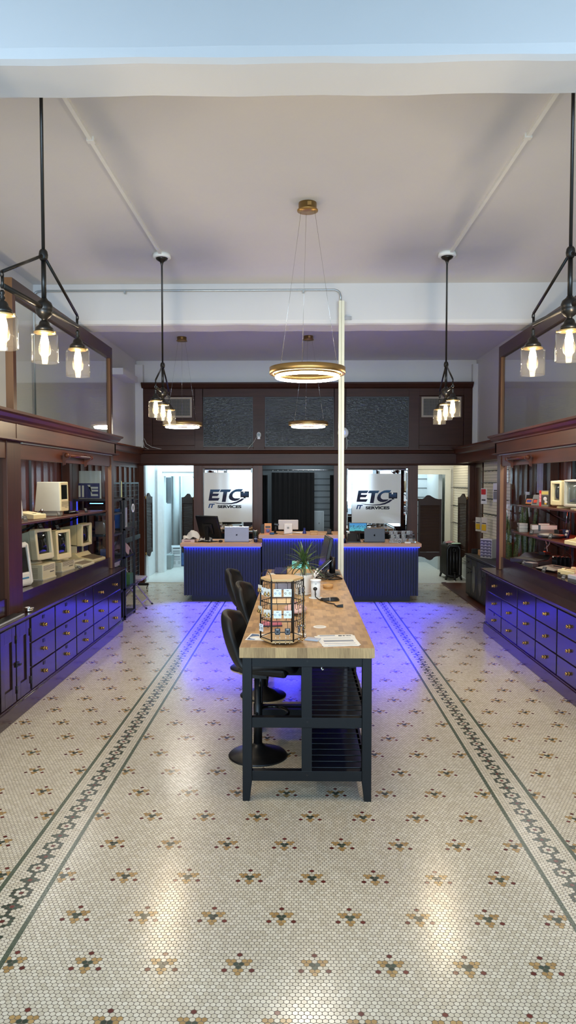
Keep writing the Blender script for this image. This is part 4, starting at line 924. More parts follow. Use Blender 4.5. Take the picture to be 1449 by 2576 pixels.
clothbits('cleaning_cloth', 'pale green rag draped on the radiator top', 'cloth', M(168, 196, 170, .9), (2.97, 13.55, .695), .2, .2, .02, 3)
clothbits('cleaning_cloth', 'pinkish rag lying on the radiator behind the green one', 'cloth', M(178, 132, 136, .9), (2.88, 13.72, .695), .18, .18, .04, 4)
def pegs(name, label, loc, y0, y1, z0, z1, rails, x):
    t = T(name, label, 'pegboard', loc); b = B(loc).box(x - .01, x, y0, y1, z0, z1); o = loc
    P('board', M(232, 226, 206, .6), t, b)
    b = B(o); n = int((z1 - z0) / .05)
    for i in range(n): b.box(x - .0112, x - .0095, y0 + .02, y1 - .02, z0 + .03 + i * .05, z0 + .036 + i * .05)
    P('hole_rows', M(166, 158, 138, .8), t, b)
    for z in rails:
        rl = P('hook_rail', BLACK, t, B(o).box(x - .03, x - .02, y0 + .1, y1 - .05, z, z + .012))
        n = max(3, int((y1 - y0) / .22))
        for i in range(n):
            yy = y0 + .18 + (y1 - y0 - .3) * i / (n - 1); P('hook', BLACK, rl, B(o).tube([(x - .02, yy, z + .005), (x - .075, yy, z - .008), (x - .085, yy, z + .008)], .0035, 5))
    return t
pegs('pegboard', 'cream pegboard with hook rails in the lit niche past the console case', (3.19, 11.6, 1.0), 10.86, 12.48, .75, 2.3, (1.32, 1.58, 1.85, 2.05), 3.2)
pegs('pegboard', 'white pegboard with three hook rails beyond the passage doorway', (3.19, 14.1, 1.0), 13.3, 14.92, .3, 2.3, (1.03, 1.38, 1.75), 3.2)
for k, (yy, zz, h, c1, c2, lab) in enumerate(((11.95, 1.5, .26, (226, 226, 226), (196, 40, 44), 'white hang pack with a red corner on the niche pegboard'), (11.9, 1.02, .26, (214, 206, 190), (222, 178, 40), 'hang pack with a yellow patch low on the niche pegboard'), (12.3, 1.02, .24, (206, 204, 196), (210, 170, 40), 'narrow hang pack farther along the lowest peg rail'), (11.2, 1.55, .3, (206, 204, 200), (120, 120, 120), 'clear hang pack of cables seen through the case end glass'))):
    t = T('hang_pack', lab, 'package', (3.06, yy, zz), -90 + 20); P('card', M(*c1, .4), t, B().box(-.08, .08, 0, .006, 0, h)); P('product', M(*c2, .5), t, B().box(-.05, .06, -.02, 0, h * .15 if k else h * .6, h * .55 if k else h * .95), .008); P('print', M(60, 60, 66, .5), t, B().box(-.06, .05, -.001, 0, h * .58 if k else h * .2, h * .64 if k else h * .3))
CABK = M(26, 27, 27, .4)
t = T('sideboard', 'black sideboard with oval door panels below the pegboard niche', 'cabinet', (2.95, 10.4, 0)); o = (2.95, 10.4, 0)
P('body', CABK, t, B(o).box(2.71, 3.13, 9.2, 11.66, .06, .68).box(2.75, 3.12, 9.22, 11.64, 0, .06)); P('top', CABK, t, B(o).box(2.69, 3.14, 9.18, 11.68, .68, .705).box(3.11, 3.14, 9.18, 11.68, .705, .76).box(2.8, 3.14, 11.66, 11.68, .705, .78), .004)
for k, (a, b_) in enumerate(((11.28, 11.62), (10.9, 11.26), (10.52, 10.88), (10.14, 10.5), (9.76, 10.12), (9.3, 9.74))):
    if k in (0, 3):
        for za, zb in ((.5, .655), (.09, .485)):
            d = P('drawer' if za > .4 else 'door', CABK, t, B(o).box(2.7, 2.712, a, b_, za, zb), .002); P('handle', BLACKG, d, B(o).tube([(2.69, (a + b_) / 2 - .06, zb - .06), (2.675, (a + b_) / 2, zb - .075), (2.69, (a + b_) / 2 + .06, zb - .06)], .008, 6))
    else:
        d = P('door', CABK, t, B(o).box(2.7, 2.712, a, b_, .09, .655), .002)
        cy = (a + b_) / 2; P('oval_panel', M(52, 56, 58, .15), d, B(o).prism([(cy + .085 * math.cos(2 * PI * i / 28), .36 + .21 * math.sin(2 * PI * i / 28)) for i in range(28)], 'x', 2.696, 2.702)); P('knob', BLACKG, d, B(o).ell((2.692, b_ - .02 if k % 2 else a + .02, .45), .012))
t = T('parts_organizer', 'white multi-drawer parts organizer on the black sideboard', 'organizer', (2.90, 10.98, .7055), 36); PG = M(206, 206, 206, .4)
P('case', PG, t, B().box(-.07, .09, -.11, .11, 0, .29), .004)
for r in range(6):
    for c_ in range(3):
        d = P('drawer', M(96, 94, 106, .3), t, B().box(-.075, -.069, -.103 + .07 * c_, -.038 + .07 * c_, .012 + .045 * r, .05 + .045 * r)); P('pull', PG, d, B().box(-.082, -.075, -.085 + .07 * c_, -.057 + .07 * c_, .018 + .045 * r, .026 + .045 * r))
O('wooden_block', 'light wooden block beside the white parts organizer', 'block', BAMBOO, B().box(-.06, .06, -.12, .12, 0, .085), (2.9, 11.3, .705), bevel=.006)
# snake plants standing at the case end
def snake(label, x, y, n, h, seed):
    rnd = random.Random(seed); t = T('snake_plant', label, 'plant', (x, y, .706))
    P('pot', M(60, 62, 60, .5), t, B().lathe([(0, 0), (.08, 0), (.1, .14), (.092, .14), (.085, .12), (0, .12)], n=20))
    b = B()
    for i in range(n):
        a = rnd.uniform(0, 6.28); r0 = rnd.uniform(.01, .06); lean = rnd.uniform(.02, .12); hh = h * rnd.uniform(.65, 1); w = rnd.uniform(.022, .034); rows = []
        dx, dy = math.cos(a), math.sin(a); f = rnd.uniform(0, PI); fx, fy = math.cos(f), math.sin(f)
        for k in range(9):
            u = k / 8; ww = w * (.75 + .5 * math.sin(PI * min(1, u * 1.1))) * (1 - u ** 5); px, py = dx * (r0 + lean * u), dy * (r0 + lean * u); tw = .35 * math.sin(3 * u + i)
            rows.append([(px + (fx * c - fy * q) * ww, py + (fy * c + fx * q) * ww, .115 + hh * u) for c, q in ((-1, tw), (0, -.3 + tw * .2), (1, -tw))])
        b.grid(rows)
    l = P('leaves', SNAKE, t, b); m = l.modifiers.new('s', 'SOLIDIFY'); m.thickness = .004; m.offset = 0
def snakemat():
    m, nt, p = newmat('snake_leaf'); (x, y, z), v = xyz(nt); n = noise(nt, vec(nt, x * 26, y * 26, z * 150), 1, 4)
    nt.links.new(mixc(nt, n.inr(.47, .6), lin(48, 62, 32), lin(92, 106, 58)), p.inputs['Base Color']); p.inputs['Roughness'].default_value = .45; return m
SNAKE = snakemat()
snake('tall green snake plant behind the case end glass, next to the corner post', 2.74, 9.32, 9, .68, 2)
snake('second tall snake plant behind the case end glass, nearer the wall', 2.98, 9.4, 9, .8, 5)
for lab, loc, sy, sz in (('white boxed wall unit above the snake plants', (3.17, 9.98, 1.63), .13, .2), ('small white thermostat below the boxed wall unit', (3.17, 9.95, 1.45), .1, .13)):
    t = T('wall_control', lab, 'thermostat', loc); P('housing', WHITE, t, B().box(-.02, 0, -sy / 2, sy / 2, -sz / 2, sz / 2), .003); P('display', M(110, 112, 112, .3), t, B().box(-.022, -.02, -sy * .15, sy * .15, -sz * .2, sz * .3))
O('notice_sheet', 'pale printed notice on the wall panel above the snake plants', 'notice', M(176, 174, 182, .6, var=.25), B().box(-.003, 0, -.12, .12, 0, .42), (3.17, 9.5, 1.72))
# ---------------------------------------------------------------- left recess: racks, mesh wall, folding chair
RACK = M(26, 28, 34, .4)
def rack(label, x0, x1, y0, y1, zs, top):
    t = T('metal_shelf', label, 'shelf', ((x0 + x1) / 2, y0, 0)); o = ((x0 + x1) / 2, y0, 0)
    for x in (x0, x1 - .03):
        for y in (y0, y1 - .03): P('post', RACK, t, B(o).box(x, x + .03, y, y + .03, 0, top))
    for z in zs: P('shelf_board', RACK, t, B(o).box(x0, x1, y0, y1, z - .025, z))
    for y, d in ((y0 + .03, 1), (y1 - .03, -1)):
        P('corner_brace', RACK, t, B(o).prism([(y, top - .03), (y + d * .07, top - .03), (y + d * .03, top - .05), (y + d * .005, top - .14), (y, top - .14)], 'x', x1 - .025, x1))
    return t
rack('black metal shelf with arched corners beside the folding chair', -2.9, -2.35, 9.56, 10.15, (.06, .43, .86, 1.24, 1.65), 1.65)
rack('black metal shelf behind the computer case end glass', -2.92, -2.36, 8.98, 9.5, (.06, .43, .86, 1.2, 1.47, 1.65), 1.65)
t = T('reversed_sign', 'white sign with a mirrored logo seen through the computer case end glass', 'sign', (-2.69, 9.3, 1.651), 0)
P('board', M(206, 206, 196, .3), t, B().box(-.19, .10, 0, .006, 0, .36))
b = B().box(-.2, .08, -.004, -.001, .005, .20); P('logo_panel', M(58, 62, 104, .3), t, b)
q = lambda pts: [(.06 - (x - 322) * .00052, .19 - (y - 640) * .00075) for x, y in pts]
P('letter', M(204, 202, 194, .4), t, B().prism(q([(322, 690), (560, 690), (590, 655), (520, 655), (500, 850), (322, 850), (330, 815), (470, 815), (475, 770), (322, 770), (322, 740), (480, 740), (485, 722), (322, 722)]), 'y', -.006, -.004)); P('letter', M(204, 202, 194, .4), t, B().box(-.15, -.125, -.006, -.004, .02, .17).box(-.195, -.17, -.006, -.004, .02, .17))
t = T('gaming_computer', 'dark computer tower with a glowing blue light bar behind the case end glass', 'computer', (-2.6, 9.16, 1.471)); P('case', BLACKG, t, B().box(-.13, .13, -.1, .18, 0, .15), .006); P('light_bar', emit(.1, .35, 1, 9, 'cyan_led'), t, B().box(-.07, .1, -.104, -.1, .12, .128))
O('carton', 'brown cardboard carton on the rack behind the case end glass', 'box', M(126, 104, 82, .8), B().box(-.1, .1, -.1, .12, 0, .16), (-2.52, 9.2, 1.201), 0, bevel=.003)
O('light_strip', 'vertical blue light strip by the rack behind the case end glass', 'light strip', BLUELED, B().box(-.004, .004, -.003, .003, 0, .62), (-2.80, 8.95, 1.0))
O('printed_carton', 'small blue grey printed carton low behind the case end glass', 'box', M(86, 92, 130, .5, var=.3), B().box(-.07, .07, -.05, .06, 0, .14), (-2.5, 9.2, .861))
O('blue_box', 'tall blue box on the upper level of the arched shelf', 'box', M(48, 92, 160, .5), B().box(-.05, .05, -.12, .0, 0, .26), (-2.46, 9.78, 1.241)); O('pale_box', 'thin pale box right of the tall blue box', 'box', M(170, 176, 176, .4), B().box(-.05, .05, -.05, .05, 0, .27), (-2.46, 9.9, 1.241))
t = T('figurine', 'small black and white figurine at the shelf front', 'figurine', (-2.40, 9.68, 1.241)); P('body', BLACK, t, B().ell((0, 0, .06), .025, .025, .06)); P('head', BLACK, t, B().ell((0, 0, .14), .024)); P('feet', WHITE, t, B().ell((0, .02, .02), .03, .035, .02))
clothbits('pink_bag', 'pinkish grey patterned bag on the middle level of the arched shelf', 'bag', M(150, 124, 130, .7, var=.4), (-2.48, 9.85, .87), .26, .3, .3, 8)
O('blue_carton', 'bright blue carton low on the arched shelf', 'box', M(28, 96, 190, .4), B().box(-.1, .05, -.14, .02, 0, .26), (-2.44, 9.75, .431))
for k in range(2): O('green_box', 'green and white small box on the arched shelf, %s of two' % ('lower', 'upper')[k], 'box', M(66, 108, 56, .5, var=.3), B().box(-.07, .07, -.1, .1, 0, .075), (-2.44, 10.0, .431 + .0755 * k))
O('charging_cable', 'white looped cable hanging at the arched shelf top', 'cable', WHITE, B().ring((-2.345, 10.02, 1.5), .055, .008, 20, 6, 'x'))
t = T('grid_wall', 'black wire mesh display wall on wheels behind the metal shelf', 'display rack', (-2.78, 11.3, 0)); o = (-2.78, 11.3, 0)
for y0, y1 in ((10.3, 11.28), (11.3, 12.25)):
    P('frame', RACK, t, B(o).box(-2.79, -2.765, y0, y0 + .025, .2, 1.86).box(-2.79, -2.765, y1 - .025, y1, .2, 1.86).box(-2.79, -2.765, y0 + .025, y1 - .025, 1.835, 1.86).box(-2.79, -2.765, y0 + .025, y1 - .025, .2, .225))
    b = B(o)
    for i in range(1, 12): b.box(-2.781, -2.776, y0 + i * .078, y0 + i * .078 + .005, .22, 1.84)
    for i in range(1, 22): b.box(-2.776, -2.771, y0 + .02, y1 - .02, .2 + i * .076, .205 + i * .076)
    P('wire_mesh', RACK, t, b)
P('middle_rail', M(62, 72, 78, .4), t, B(o).box(-2.765, -2.745, 10.3, 12.25, .9, .97))
P('base_foot', BLACK, t, B(o).box(-2.98, -2.58, 12.1, 12.14, .1, .14).box(-2.98, -2.58, 10.5, 10.54, .1, .14))
for y in (12.12, 10.52): P('wheel', CHROME, t, B(o).cyl((-2.61, y, .045), (-2.585, y, .045), .045, n=18).cyl((-2.6, y, .09), (-2.6, y, .105), .012))
O('ribbon', 'pale yellow green ribbon hanging over the mesh wall', 'ribbon', M(176, 184, 130, .6), B().prism([(11.0, 1.3), (11.09, 1.3), (11.06, 1.88), (11.02, 1.88)], 'x', -2.762, -2.758).box(-2.8, -2.758, 11.02, 11.06, 1.878, 1.882))
t = T('folding_chair', 'grey folding chair half hidden behind the arched metal shelf', 'chair', (-2.52, 10.62, 0), 90)
CH = M(150, 140, 150, .4)
P('seat', CH, t, B().prism([(-.2, -.2), (.2, -.2), (.19, .2), (-.19, .2)], 'z', .41, .445), .012)
for x in (-.205, .205):
    P('front_leg', CH, t, B().tube([(x, -.27, 0.0), (x, .06, .42), (x, .2, .62), (x, .25, .74)], .011)); P('rear_leg', CH, t, B().tube([(x * .9, .24, 0), (x * .9, -.12, .41)], .011))
    P('foot_cap', BLACK, t, B().cyl((x, -.275, 0), (x, -.258, .022), .014))
P('back_rail', CH, t, B().tube([(-.205, .25, .74), (-.19, .265, .8), (0, .275, .82), (.19, .265, .8), (.205, .25, .74)], .011)); P('backrest', CH, t, B().box(-.2, .2, .222, .236, .6, .75), .006); P('cross_bar', CH, t, B().cyl((-.2, -.2, .09), (.2, -.2, .09), .008).cyl((-.185, .2, .05), (.185, .2, .05), .008))
# ---------------------------------------------------------------- office behind the middle desk
def curtain(name, label, x0, x1, y, z0, z1, seed):
    rnd = random.Random(seed); n = 60; rows = []
    for zz in (z0, (z0 + z1) / 2, z1): rows.append([(x0 + (x1 - x0) * i / n, y + .03 * math.sin(i * .9 + seed) + .018 * math.sin(i * 2.3), zz) for i in range(n + 1)])
    return P(name, M(13, 13, 14, .9), T('curtain', label, 'curtain', (0, 0, 0)), B().grid(rows))
c = curtain('fabric', 'black curtain hanging behind the middle desk', -.56, .29, 14.2, .1, 2.05, 1)
P('curtain_rod', STEEL, c.parent, B().cyl((-1.0, 14.2, 2.1), (1.9, 14.2, 2.1), .01)); b = B()
for i in range(9): b.ring((-.53 + i * .1, 14.2, 2.08), .022, .003, 12, 5, 'x')
P('curtain_rings', CHROME, c.parent, b)
curtain('fabric', 'narrow black curtain panel right of the main black curtain', .6, .85, 14.25, .1, 2.0, 4); curtain('fabric', 'narrow black curtain panel left of the main black curtain', -.95, -.64, 14.25, .1, 2.0, 6)
t = T('metal_locker', 'grey metal cabinet on the panelled wall beside the black curtain', 'cabinet', (.4, 14.72, .55)); P('case', M(176, 186, 188, .4), t, B().box(-.14, .1, -.05, .0, 0, .72)); P('door', M(150, 160, 162, .4), t, B().box(-.13, .075, -.058, -.05, .3, .7)); P('lock', BLACK, t, B().box(-.01, .005, -.062, -.058, .45, .48))
# ---------------------------------------------------------------- on the left desk
ZD = .9205
t = T('carton', 'pinkish flat carton under the crumpled cloth on the left desk', 'box', (-1.74, 11.2, ZD)); P('box', M(206, 178, 172, .6), t, B().box(-.1, .1, -.1, .1, 0, .045), .002); P('print', M(150, 110, 110, .6), t, B().box(-.06, .04, -.101, -.1, .012, .03))
clothbits('folded_shirt', 'crumpled cream cloth heap on the flat carton', 'cloth', M(200, 192, 180, .9), (-1.70, 11.25, ZD + .047), .24, .22, .17, 21, n=18); clothbits('folded_shirt', 'second cream cloth spilling beside the monitor foot', 'cloth', M(196, 188, 176, .9), (-1.5, 11.34, ZD), .2, .2, .1, 22, n=16)
def monitor(label, loc, rz, w, h, zc, tilt, mat, lean=0):
    t = T('monitor', label, 'monitor', loc, rz); m = Matrix.Translation((0, 0, zc)) @ Matrix.Rotation(R(lean), 4, 'Y') @ Matrix.Rotation(R(tilt), 4, 'X')
    s_ = P('display', mat, t, B().rot(m).box(-w / 2, w / 2, -.02, .02, -h / 2, h / 2), .006); P('screen', SCREEN, s_, B().rot(m).box(-w / 2 + .01, w / 2 - .01, .02, .0215, -h / 2 + .015, h / 2 - .01)); P('rear_housing', mat, s_, B().rot(m).box(-w * .22, w * .22, -.045, -.02, -h * .3, h * .15), .008)
    P('neck', BLACK, t, B().box(-.035, .035, -.06, -.03, .01, zc), .004); P('foot', BLACK, t, B().box(-.12, .12, -.13, .09, 0, .012), .004)
    return t
monitor('black monitor seen from behind on the desk beside the cloth heap', (-1.44, 11.3, ZD), -34, .44, .36, .24, 19, BLACK)
t = T('laptop', 'open grey laptop with its lid back facing the room', 'laptop', (-.99, 11.2, ZD)); LG = M(112, 110, 124, .4, .3)
P('base', LG, t, B().box(-.19, .19, 0, .24, 0, .014), .003); l = P('lid', LG, t, B().rot(Matrix.Rotation(R(-8), 4, 'X')).box(-.192, .192, -.016, -.008, .012, .245), .003)
m = Matrix.Rotation(R(-8), 4, 'X'); P('logo', INK, l, B().rot(m).prism([(-.012, .125), (.016, .125), (.005, .108), (.014, .108), (.012, .102), (-.016, .102), (-.005, .12), (-.014, .12)], 'y', -.017, -.0162)); P('lid_edge', STEEL, l, B().rot(m).box(-.19, .19, -.017, -.0162, .236, .245))
O('computer_mouse', 'black mouse on the left desk between monitor and laptop', 'mouse', BLACKG, B().ell((0, 0, .018), .035, .05, .02), (-1.24, 11.18, ZD))
O('desk_cable', 'black cable curling beside the grey laptop', 'cable', BLACK, B().tube([(-.79, 11.3, ZD + .005), (-.74, 11.3, ZD + .03), (-.68, 11.35, ZD + .006), (-.66, 11.42, ZD + .006)], .004, 6))
t = T('tumbler', 'tall dark green travel tumbler with a steel rim on the left desk', 'tumbler', (-.70, 11.3, ZD)); P('body', M(40, 48, 44, .35), t, B().lathe([(0, 0), (.028, 0), (.03, .06), (.042, .14), (.043, .17), (0, .17)])); P('rim', CHROME, t, B().lathe([(.043, .17), (.044, .182), (.036, .184), (.034, .17)]))
t = T('drink_can', 'small dark blue can in front of the green tumbler', 'can', (-.69, 11.19, ZD)); P('body', M(24, 34, 56, .3), t, B().lathe([(0, 0), (.024, 0), (.028, .008), (.028, .085), (.023, .094), (0, .094)])); P('label_band', M(150, 156, 170, .5), t, B().lathe([(.0283, .05), (.0283, .066)]))
# ---------------------------------------------------------------- on the middle desk
ZM = 1.0505
O('speaker', 'small dark grey box speaker at the left end of the middle desk', 'speaker', M(40, 42, 44, .6), B().box(-.045, .045, -.05, .05, 0, .14), (-.575, 11.38, ZM), bevel=.006)
t = T('card_pack', 'orange printed box standing on the middle desk', 'box', (-.495, 11.15, ZM)); P('box', M(222, 140, 50, .4, var=.2), t, B().box(-.055, .055, -.02, .02, 0, .17)); P('title_band', M(50, 40, 40, .5), t, B().box(-.04, .04, -.0215, -.02, .1, .128)); P('lower_art', M(180, 90, 70, .5, var=.4), t, B().box(-.05, .05, -.0208, -.02, .015, .09)); P('art_disc', M(90, 100, 150, .5), t, B().rot(Matrix.Translation((0, -.021, .055)) @ Matrix.Rotation(R(90), 4, 'X')).lathe([(0, .001), (.028, .001), (.028, -.001)]))
t = T('barcode_scanner', 'black handheld scanner standing in its cradle', 'scanner', (-.39, 11.22, ZM)); P('cradle', BLACK, t, B().lathe([(0, 0), (.045, 0), (.045, .012), (.02, .02), (0, .02)])); P('handle', BLACK, t, B().tube([(0, 0, .02), (.01, .0, .08), (.02, -.01, .13)], .018, 10)); P('head', BLACK, t, B().rot(Matrix.Translation((.02, -.01, .15)) @ Matrix.Rotation(R(12), 4, 'Y')).box(-.035, .04, -.02, .02, -.018, .018), .008)
t = T('dot_speaker', 'little blue puck speaker in front of the orange box', 'speaker', (-.43, 11.08, ZM)); P('body', M(40, 84, 130, .6), t, B().lathe([(0, 0), (.03, 0), (.037, .006), (.037, .026), (.032, .032), (0, .032)])); P('top', BLACK, t, B().lathe([(.03, .033), (0, .034)]))
t = T('register_display', 'white point of sale display on a square stand, back facing the room', 'register', (-.18, 11.26, ZM)); WG = M(214, 202, 192, .4)
m = Matrix.Rotation(R(6), 4, 'X'); P('display', WG, t, B().rot(m).box(-.158, .158, .0, .02, .065, .22), .009); P('stand', WG, t, B().rot(Matrix.Rotation(R(-6), 4, 'X')).box(-.068, .068, -.05, -.03, .0, .155), .009); P('base', WG, t, B().box(-.066, .066, -.05, .07, 0, .008))
lg = B().rot(Matrix.Rotation(R(-6), 4, 'X')); P('emblem', M(50, 44, 40, .5), t, lg.frame(-.015, .015, .075, .105, -.0515, -.05, .004)); P('emblem_core', M(50, 44, 40, .5), t, B().rot(Matrix.Rotation(R(-6), 4, 'X')).frame(-.007, .005, .083, .098, -.0515, -.05, .0035))
O('register_cable', 'thin dark cable on the middle desk under the white display', 'cable', BLACK, B().tube([(-.33, 11.22, ZM + .01), (-.3, 11.1, ZM + .006), (-.25, 11.04, ZM + .005), (-.2, 11.15, ZM + .005), (-.1, 11.2, ZM + .02), (.0, 11.25, ZM + .005)], .003, 6))
t = T('flask_ornament', 'deep blue conical flask ornament on the middle desk', 'ornament', (.075, 11.28, ZM)); P('body', M(40, 52, 130, .4), t, B().lathe([(0, 0), (.03, 0), (.033, .006), (.016, .06), (.014, .085), (0, .085)])); P('rim', M(40, 52, 130, .4), t, B().ring((0, 0, .085), .015, .003, 16, 6))
O('papers', 'loose white papers behind the blue flask', 'paper', PAPER, B().box(-.14, .1, -.08, .08, 0, .006), (-.02, 11.5, ZM), 10)
t = T('wooden_box', 'small light wooden box on the middle desk', 'box', (.22, 11.13, ZM)); P('body', BAMBOO, t, B().box(-.055, .055, -.05, .05, 0, .04), .004); P('lid', BAMBOO, t, B().box(-.057, .057, -.052, .052, .041, .055), .004)
O('leaflet', 'flat pale leaflet beside the small wooden box', 'leaflet', M(196, 170, 130, .6), B().box(-.06, .06, -.04, .04, 0, .004), (.36, 11.3, ZM))
t = T('card_reader', 'black card reader on a foot at the right of the middle desk', 'card reader', (.46, 11.12, ZM)); P('foot', BLACK, t, B().box(-.05, .05, -.04, .05, 0, .012), .004); P('body', BLACK, t, B().rot(Matrix.Rotation(R(-35), 4, 'X')).box(-.035, .035, -.02, .0, .01, .09), .008)
O('wooden_stub', 'little wooden block at the pole on the middle desk', 'block', BAMBOO, B().box(-.02, .02, -.03, .03, 0, .045), (.61, 11.15, ZM), bevel=.01)
# ---------------------------------------------------------------- on the right desk
O('cylinder_speaker', 'small black cylinder speaker beside the desk telephone', 'speaker', BLACK, B().lathe([(0, 0), (.022, 0), (.022, .075), (.018, .08), (0, .08)]), (.705, 11.1, ZD))
t = T('desk_telephone', 'black desk telephone with its screen tilted back', 'telephone', (.85, 11.17, ZD)); m = Matrix.Rotation(R(-24), 4, 'X')
P('body', BLACK, t, B().rot(m).box(-.1, .1, -.01, .03, 0.005, .15), .006); P('foot', BLACK, t, B().box(-.11, .11, -.03, .1, 0, .012)); P('handset', BLACK, t, B().rot(m).tube([(.06, -.02, .02), (.06, -.045, .07), (.06, -.02, .14)], .016, 8)); P('cord', BLACK, t, B().tube([(.1, .02, .06), (.15, .0, .03), (.17, .04, .005), (.14, .06, .005)], .004, 6))
t = T('insulated_bottle', 'pale bottle standing behind the desk telephone', 'bottle', (.78, 11.42, ZD)); P('body', M(176, 180, 172, .3), t, B().lathe([(0, 0), (.03, 0), (.03, .12), (.02, .135), (0, .135)])); P('cap', WHITE, t, B().lathe([(0, .165), (.02, .163), (.021, .136), (0, .136)]))
t = T('laptop', 'open black laptop with its lid back facing the room', 'laptop', (1.17, 11.18, ZD)); LB = M(36, 38, 46, .4, .2)
P('base', LB, t, B().box(-.16, .16, 0, .22, 0, .012), .003); l = P('lid', LB, t, B().rot(Matrix.Rotation(R(-6), 4, 'X')).box(-.162, .162, -.012, -.005, .01, .218), .004)
m = Matrix.Rotation(R(-6), 4, 'X'); b = B().rot(m); b.prism([(.014 * math.cos(a) * (1 if math.cos(a) < .55 else .8), .112 + .015 * math.sin(a)) for a in [2 * PI * i / 24 for i in range(24)]], 'y', -.0135, -.012); b.prism([(.001, .128), (.006, .13), (.008, .138), (.003, .135)], 'y', -.0135, -.012); P('logo', M(8, 8, 10, .8, spec=.1), l, b)
O('paper_slip', 'clear sleeve lying in front of the black laptop', 'sleeve', M(180, 168, 160, .3), B().box(-.11, .11, -.03, .03, 0, .002), (1.16, 11.08, ZD))
t = T('acrylic_riser', 'clear acrylic step display at the end of the right desk', 'display stand', (1.6, 11.26, ZD)); GA = glass('riser_acrylic', (.98, .98, .98), 1.35)
for k in range(3): P('step', GA, t, B().box(-.2, .2, -.14 + .09 * k, -.05 + .09 * k, 0, .004 + .055 * k).box(-.2, .2, -.05 + .09 * k, -.047 + .09 * k, 0, .055 * k + .058))
for x in (-.203, .2): P('side', GA, t, B().prism([(-.15, 0), (-.15, .03), (.12, .2), (.14, .2), (.14, 0)], 'x', x, x + .003))
JB = glass('jewel_box', (.96, .96, .96), 1.5, 0, .45, (.75, .76, .78)); pos = [(-.15, 2), (-.08, 2), (.04, 2), (.12, 2), (-.14, 1), (-.06, 1), (.03, 1), (-.16, 0), (-.095, 0), (-.03, 0), (.035, 0), (.13, 0)]
rowz = {0: .0045, 1: .0595, 2: .1145}; names = {0: 'front step', 1: 'middle step', 2: 'top step'}; cnt = {0: 0, 1: 0, 2: 0}; ordw = ('first', 'second', 'third', 'fourth', 'last')
jb0 = None
for x, r in pos:
    lab = 'clear ring box on the %s of the acrylic display, %s from the laptop' % (names[r], ordw[cnt[r]]); cnt[r] += 1; loc = (1.6 + x, 11.26 - .095 + .09 * r, ZD + rowz[r])
    if jb0: dup(jb0, lab, loc); continue
    jb0 = T('ring_box', lab, 'jewellery box', loc, 0, 'clear ring boxes on the acrylic display')
    P('box', JB, jb0, B().frame(-.028, .028, 0, .058, -.014, .014, .0035)); P('insert', M(150, 148, 146, .5), jb0, B().box(-.022, .022, .0, .012, .004, .054)); P('ring', CHROME, jb0, B().ring((0, -.004, .03), .012, .0022, 16, 5, 'y'))
t = T('watch_box', 'clear round framed box on the desk before the acrylic display', 'jewellery box', (1.54, 11.075, ZD)); P('box', JB, t, B().box(-.026, .026, -.008, .008, 0, .056)); P('dial', BLACK, t, B().ring((0, -.0095, .028), .017, .004, 20, 6, 'y'))
O('small_cards', 'short stack of white cards before the acrylic display', 'cards', PAPER, B().box(-.045, .045, -.03, .03, 0, .02), (1.67, 11.07, ZD))
# ---------------------------------------------------------------- bar stools
def stool(label, x, y, rz):
    t = T('bar_stool', label, 'stool', (x, y, 0), rz, 'black bucket bar stools')
    P('base', M(18, 18, 19, .36), t, B().lathe([(0, 0), (.2, 0), (.202, .006), (.195, .014), (.12, .035), (.06, .06), (.036, .08), (.03, .09), (0, .09)], n=40))
    P('column', BLACK, t, B().lathe([(0, .085), (.03, .085), (.03, .36), (.024, .365), (.024, .56), (0, .56)], n=18))
    P('footrest', BLACKG, t, B().tube([(.0, .03, .3)] + [(.09 + .12 * math.cos(a), .14 * math.sin(a), .3) for a in [PI * .75 - 1.5 * PI * i / 20 for i in range(21)]] + [(.0, -.03, .3)], .011, 8))
    P('lever', CHROME, t, B().tube([(.02, -.03, .56), (.05, -.14, .55), (.06, -.2, .54)], .005, 6))
    prof = [(.24, .585, .15), (.235, .612, .18), (.2, .625, .2), (.1, .618, .212), (0, .604, .21), (-.07, .6, .2), (-.13, .618, .192), (-.178, .67, .196), (-.212, .75, .21), (-.238, .85, .222), (-.252, .95, .21), (-.246, 1.005, .16)]
    rows = []; n = 14
    for i, (px_, pz, hw) in enumerate(prof):
        u = i / (len(prof) - 1); row = []
        up = max(0, (u - .35)) / .65
        for j in range(n + 1):
            v = j / n * 2 - 1
            curl = abs(v) ** 2.2
            row.append((px_ + (.125 * min(1, up * 1.8) * curl) * (1 - .25 * up), hw * v * (1 - .12 * curl * up), pz + .035 * curl * (1 - up) - (.07 * curl * max(0, up - .6)) + (.004 * math.cos(v * 16) if .1 < u < .95 else 0)))
        rows.append(row)
    s_ = P('seat_shell', LEATHER, t, B().grid(rows)); m = s_.modifiers.new('s', 'SOLIDIFY'); m.thickness = .045; m.offset = -1; m = s_.modifiers.new('u', 'SUBSURF'); m.levels = m.render_levels = 2
    P('seat_cushion', LEATHER, t, B().hexa([(-.11, -.12, .592), (.225, -.14, .575), (.225, .14, .575), (-.11, .12, .592), (-.11, -.15, .64), (.215, -.165, .642), (.215, .165, .642), (-.11, .15, .64)]), .022)
    P('seat_plate', BLACK, t, B().box(-.08, .08, -.08, .08, .555, .58))
    return t
st = stool('black bucket bar stool at the nearest butcher block table', -.285, 4.82, -10)
dup(st, 'black bucket bar stool in the middle of the three, seen behind the nearest one', (-.32, 6.2, 0), -14)
dup(st, 'black bucket bar stool nearest the desks, pulled out from the table row', (-.50, 7.13, 0), -12)
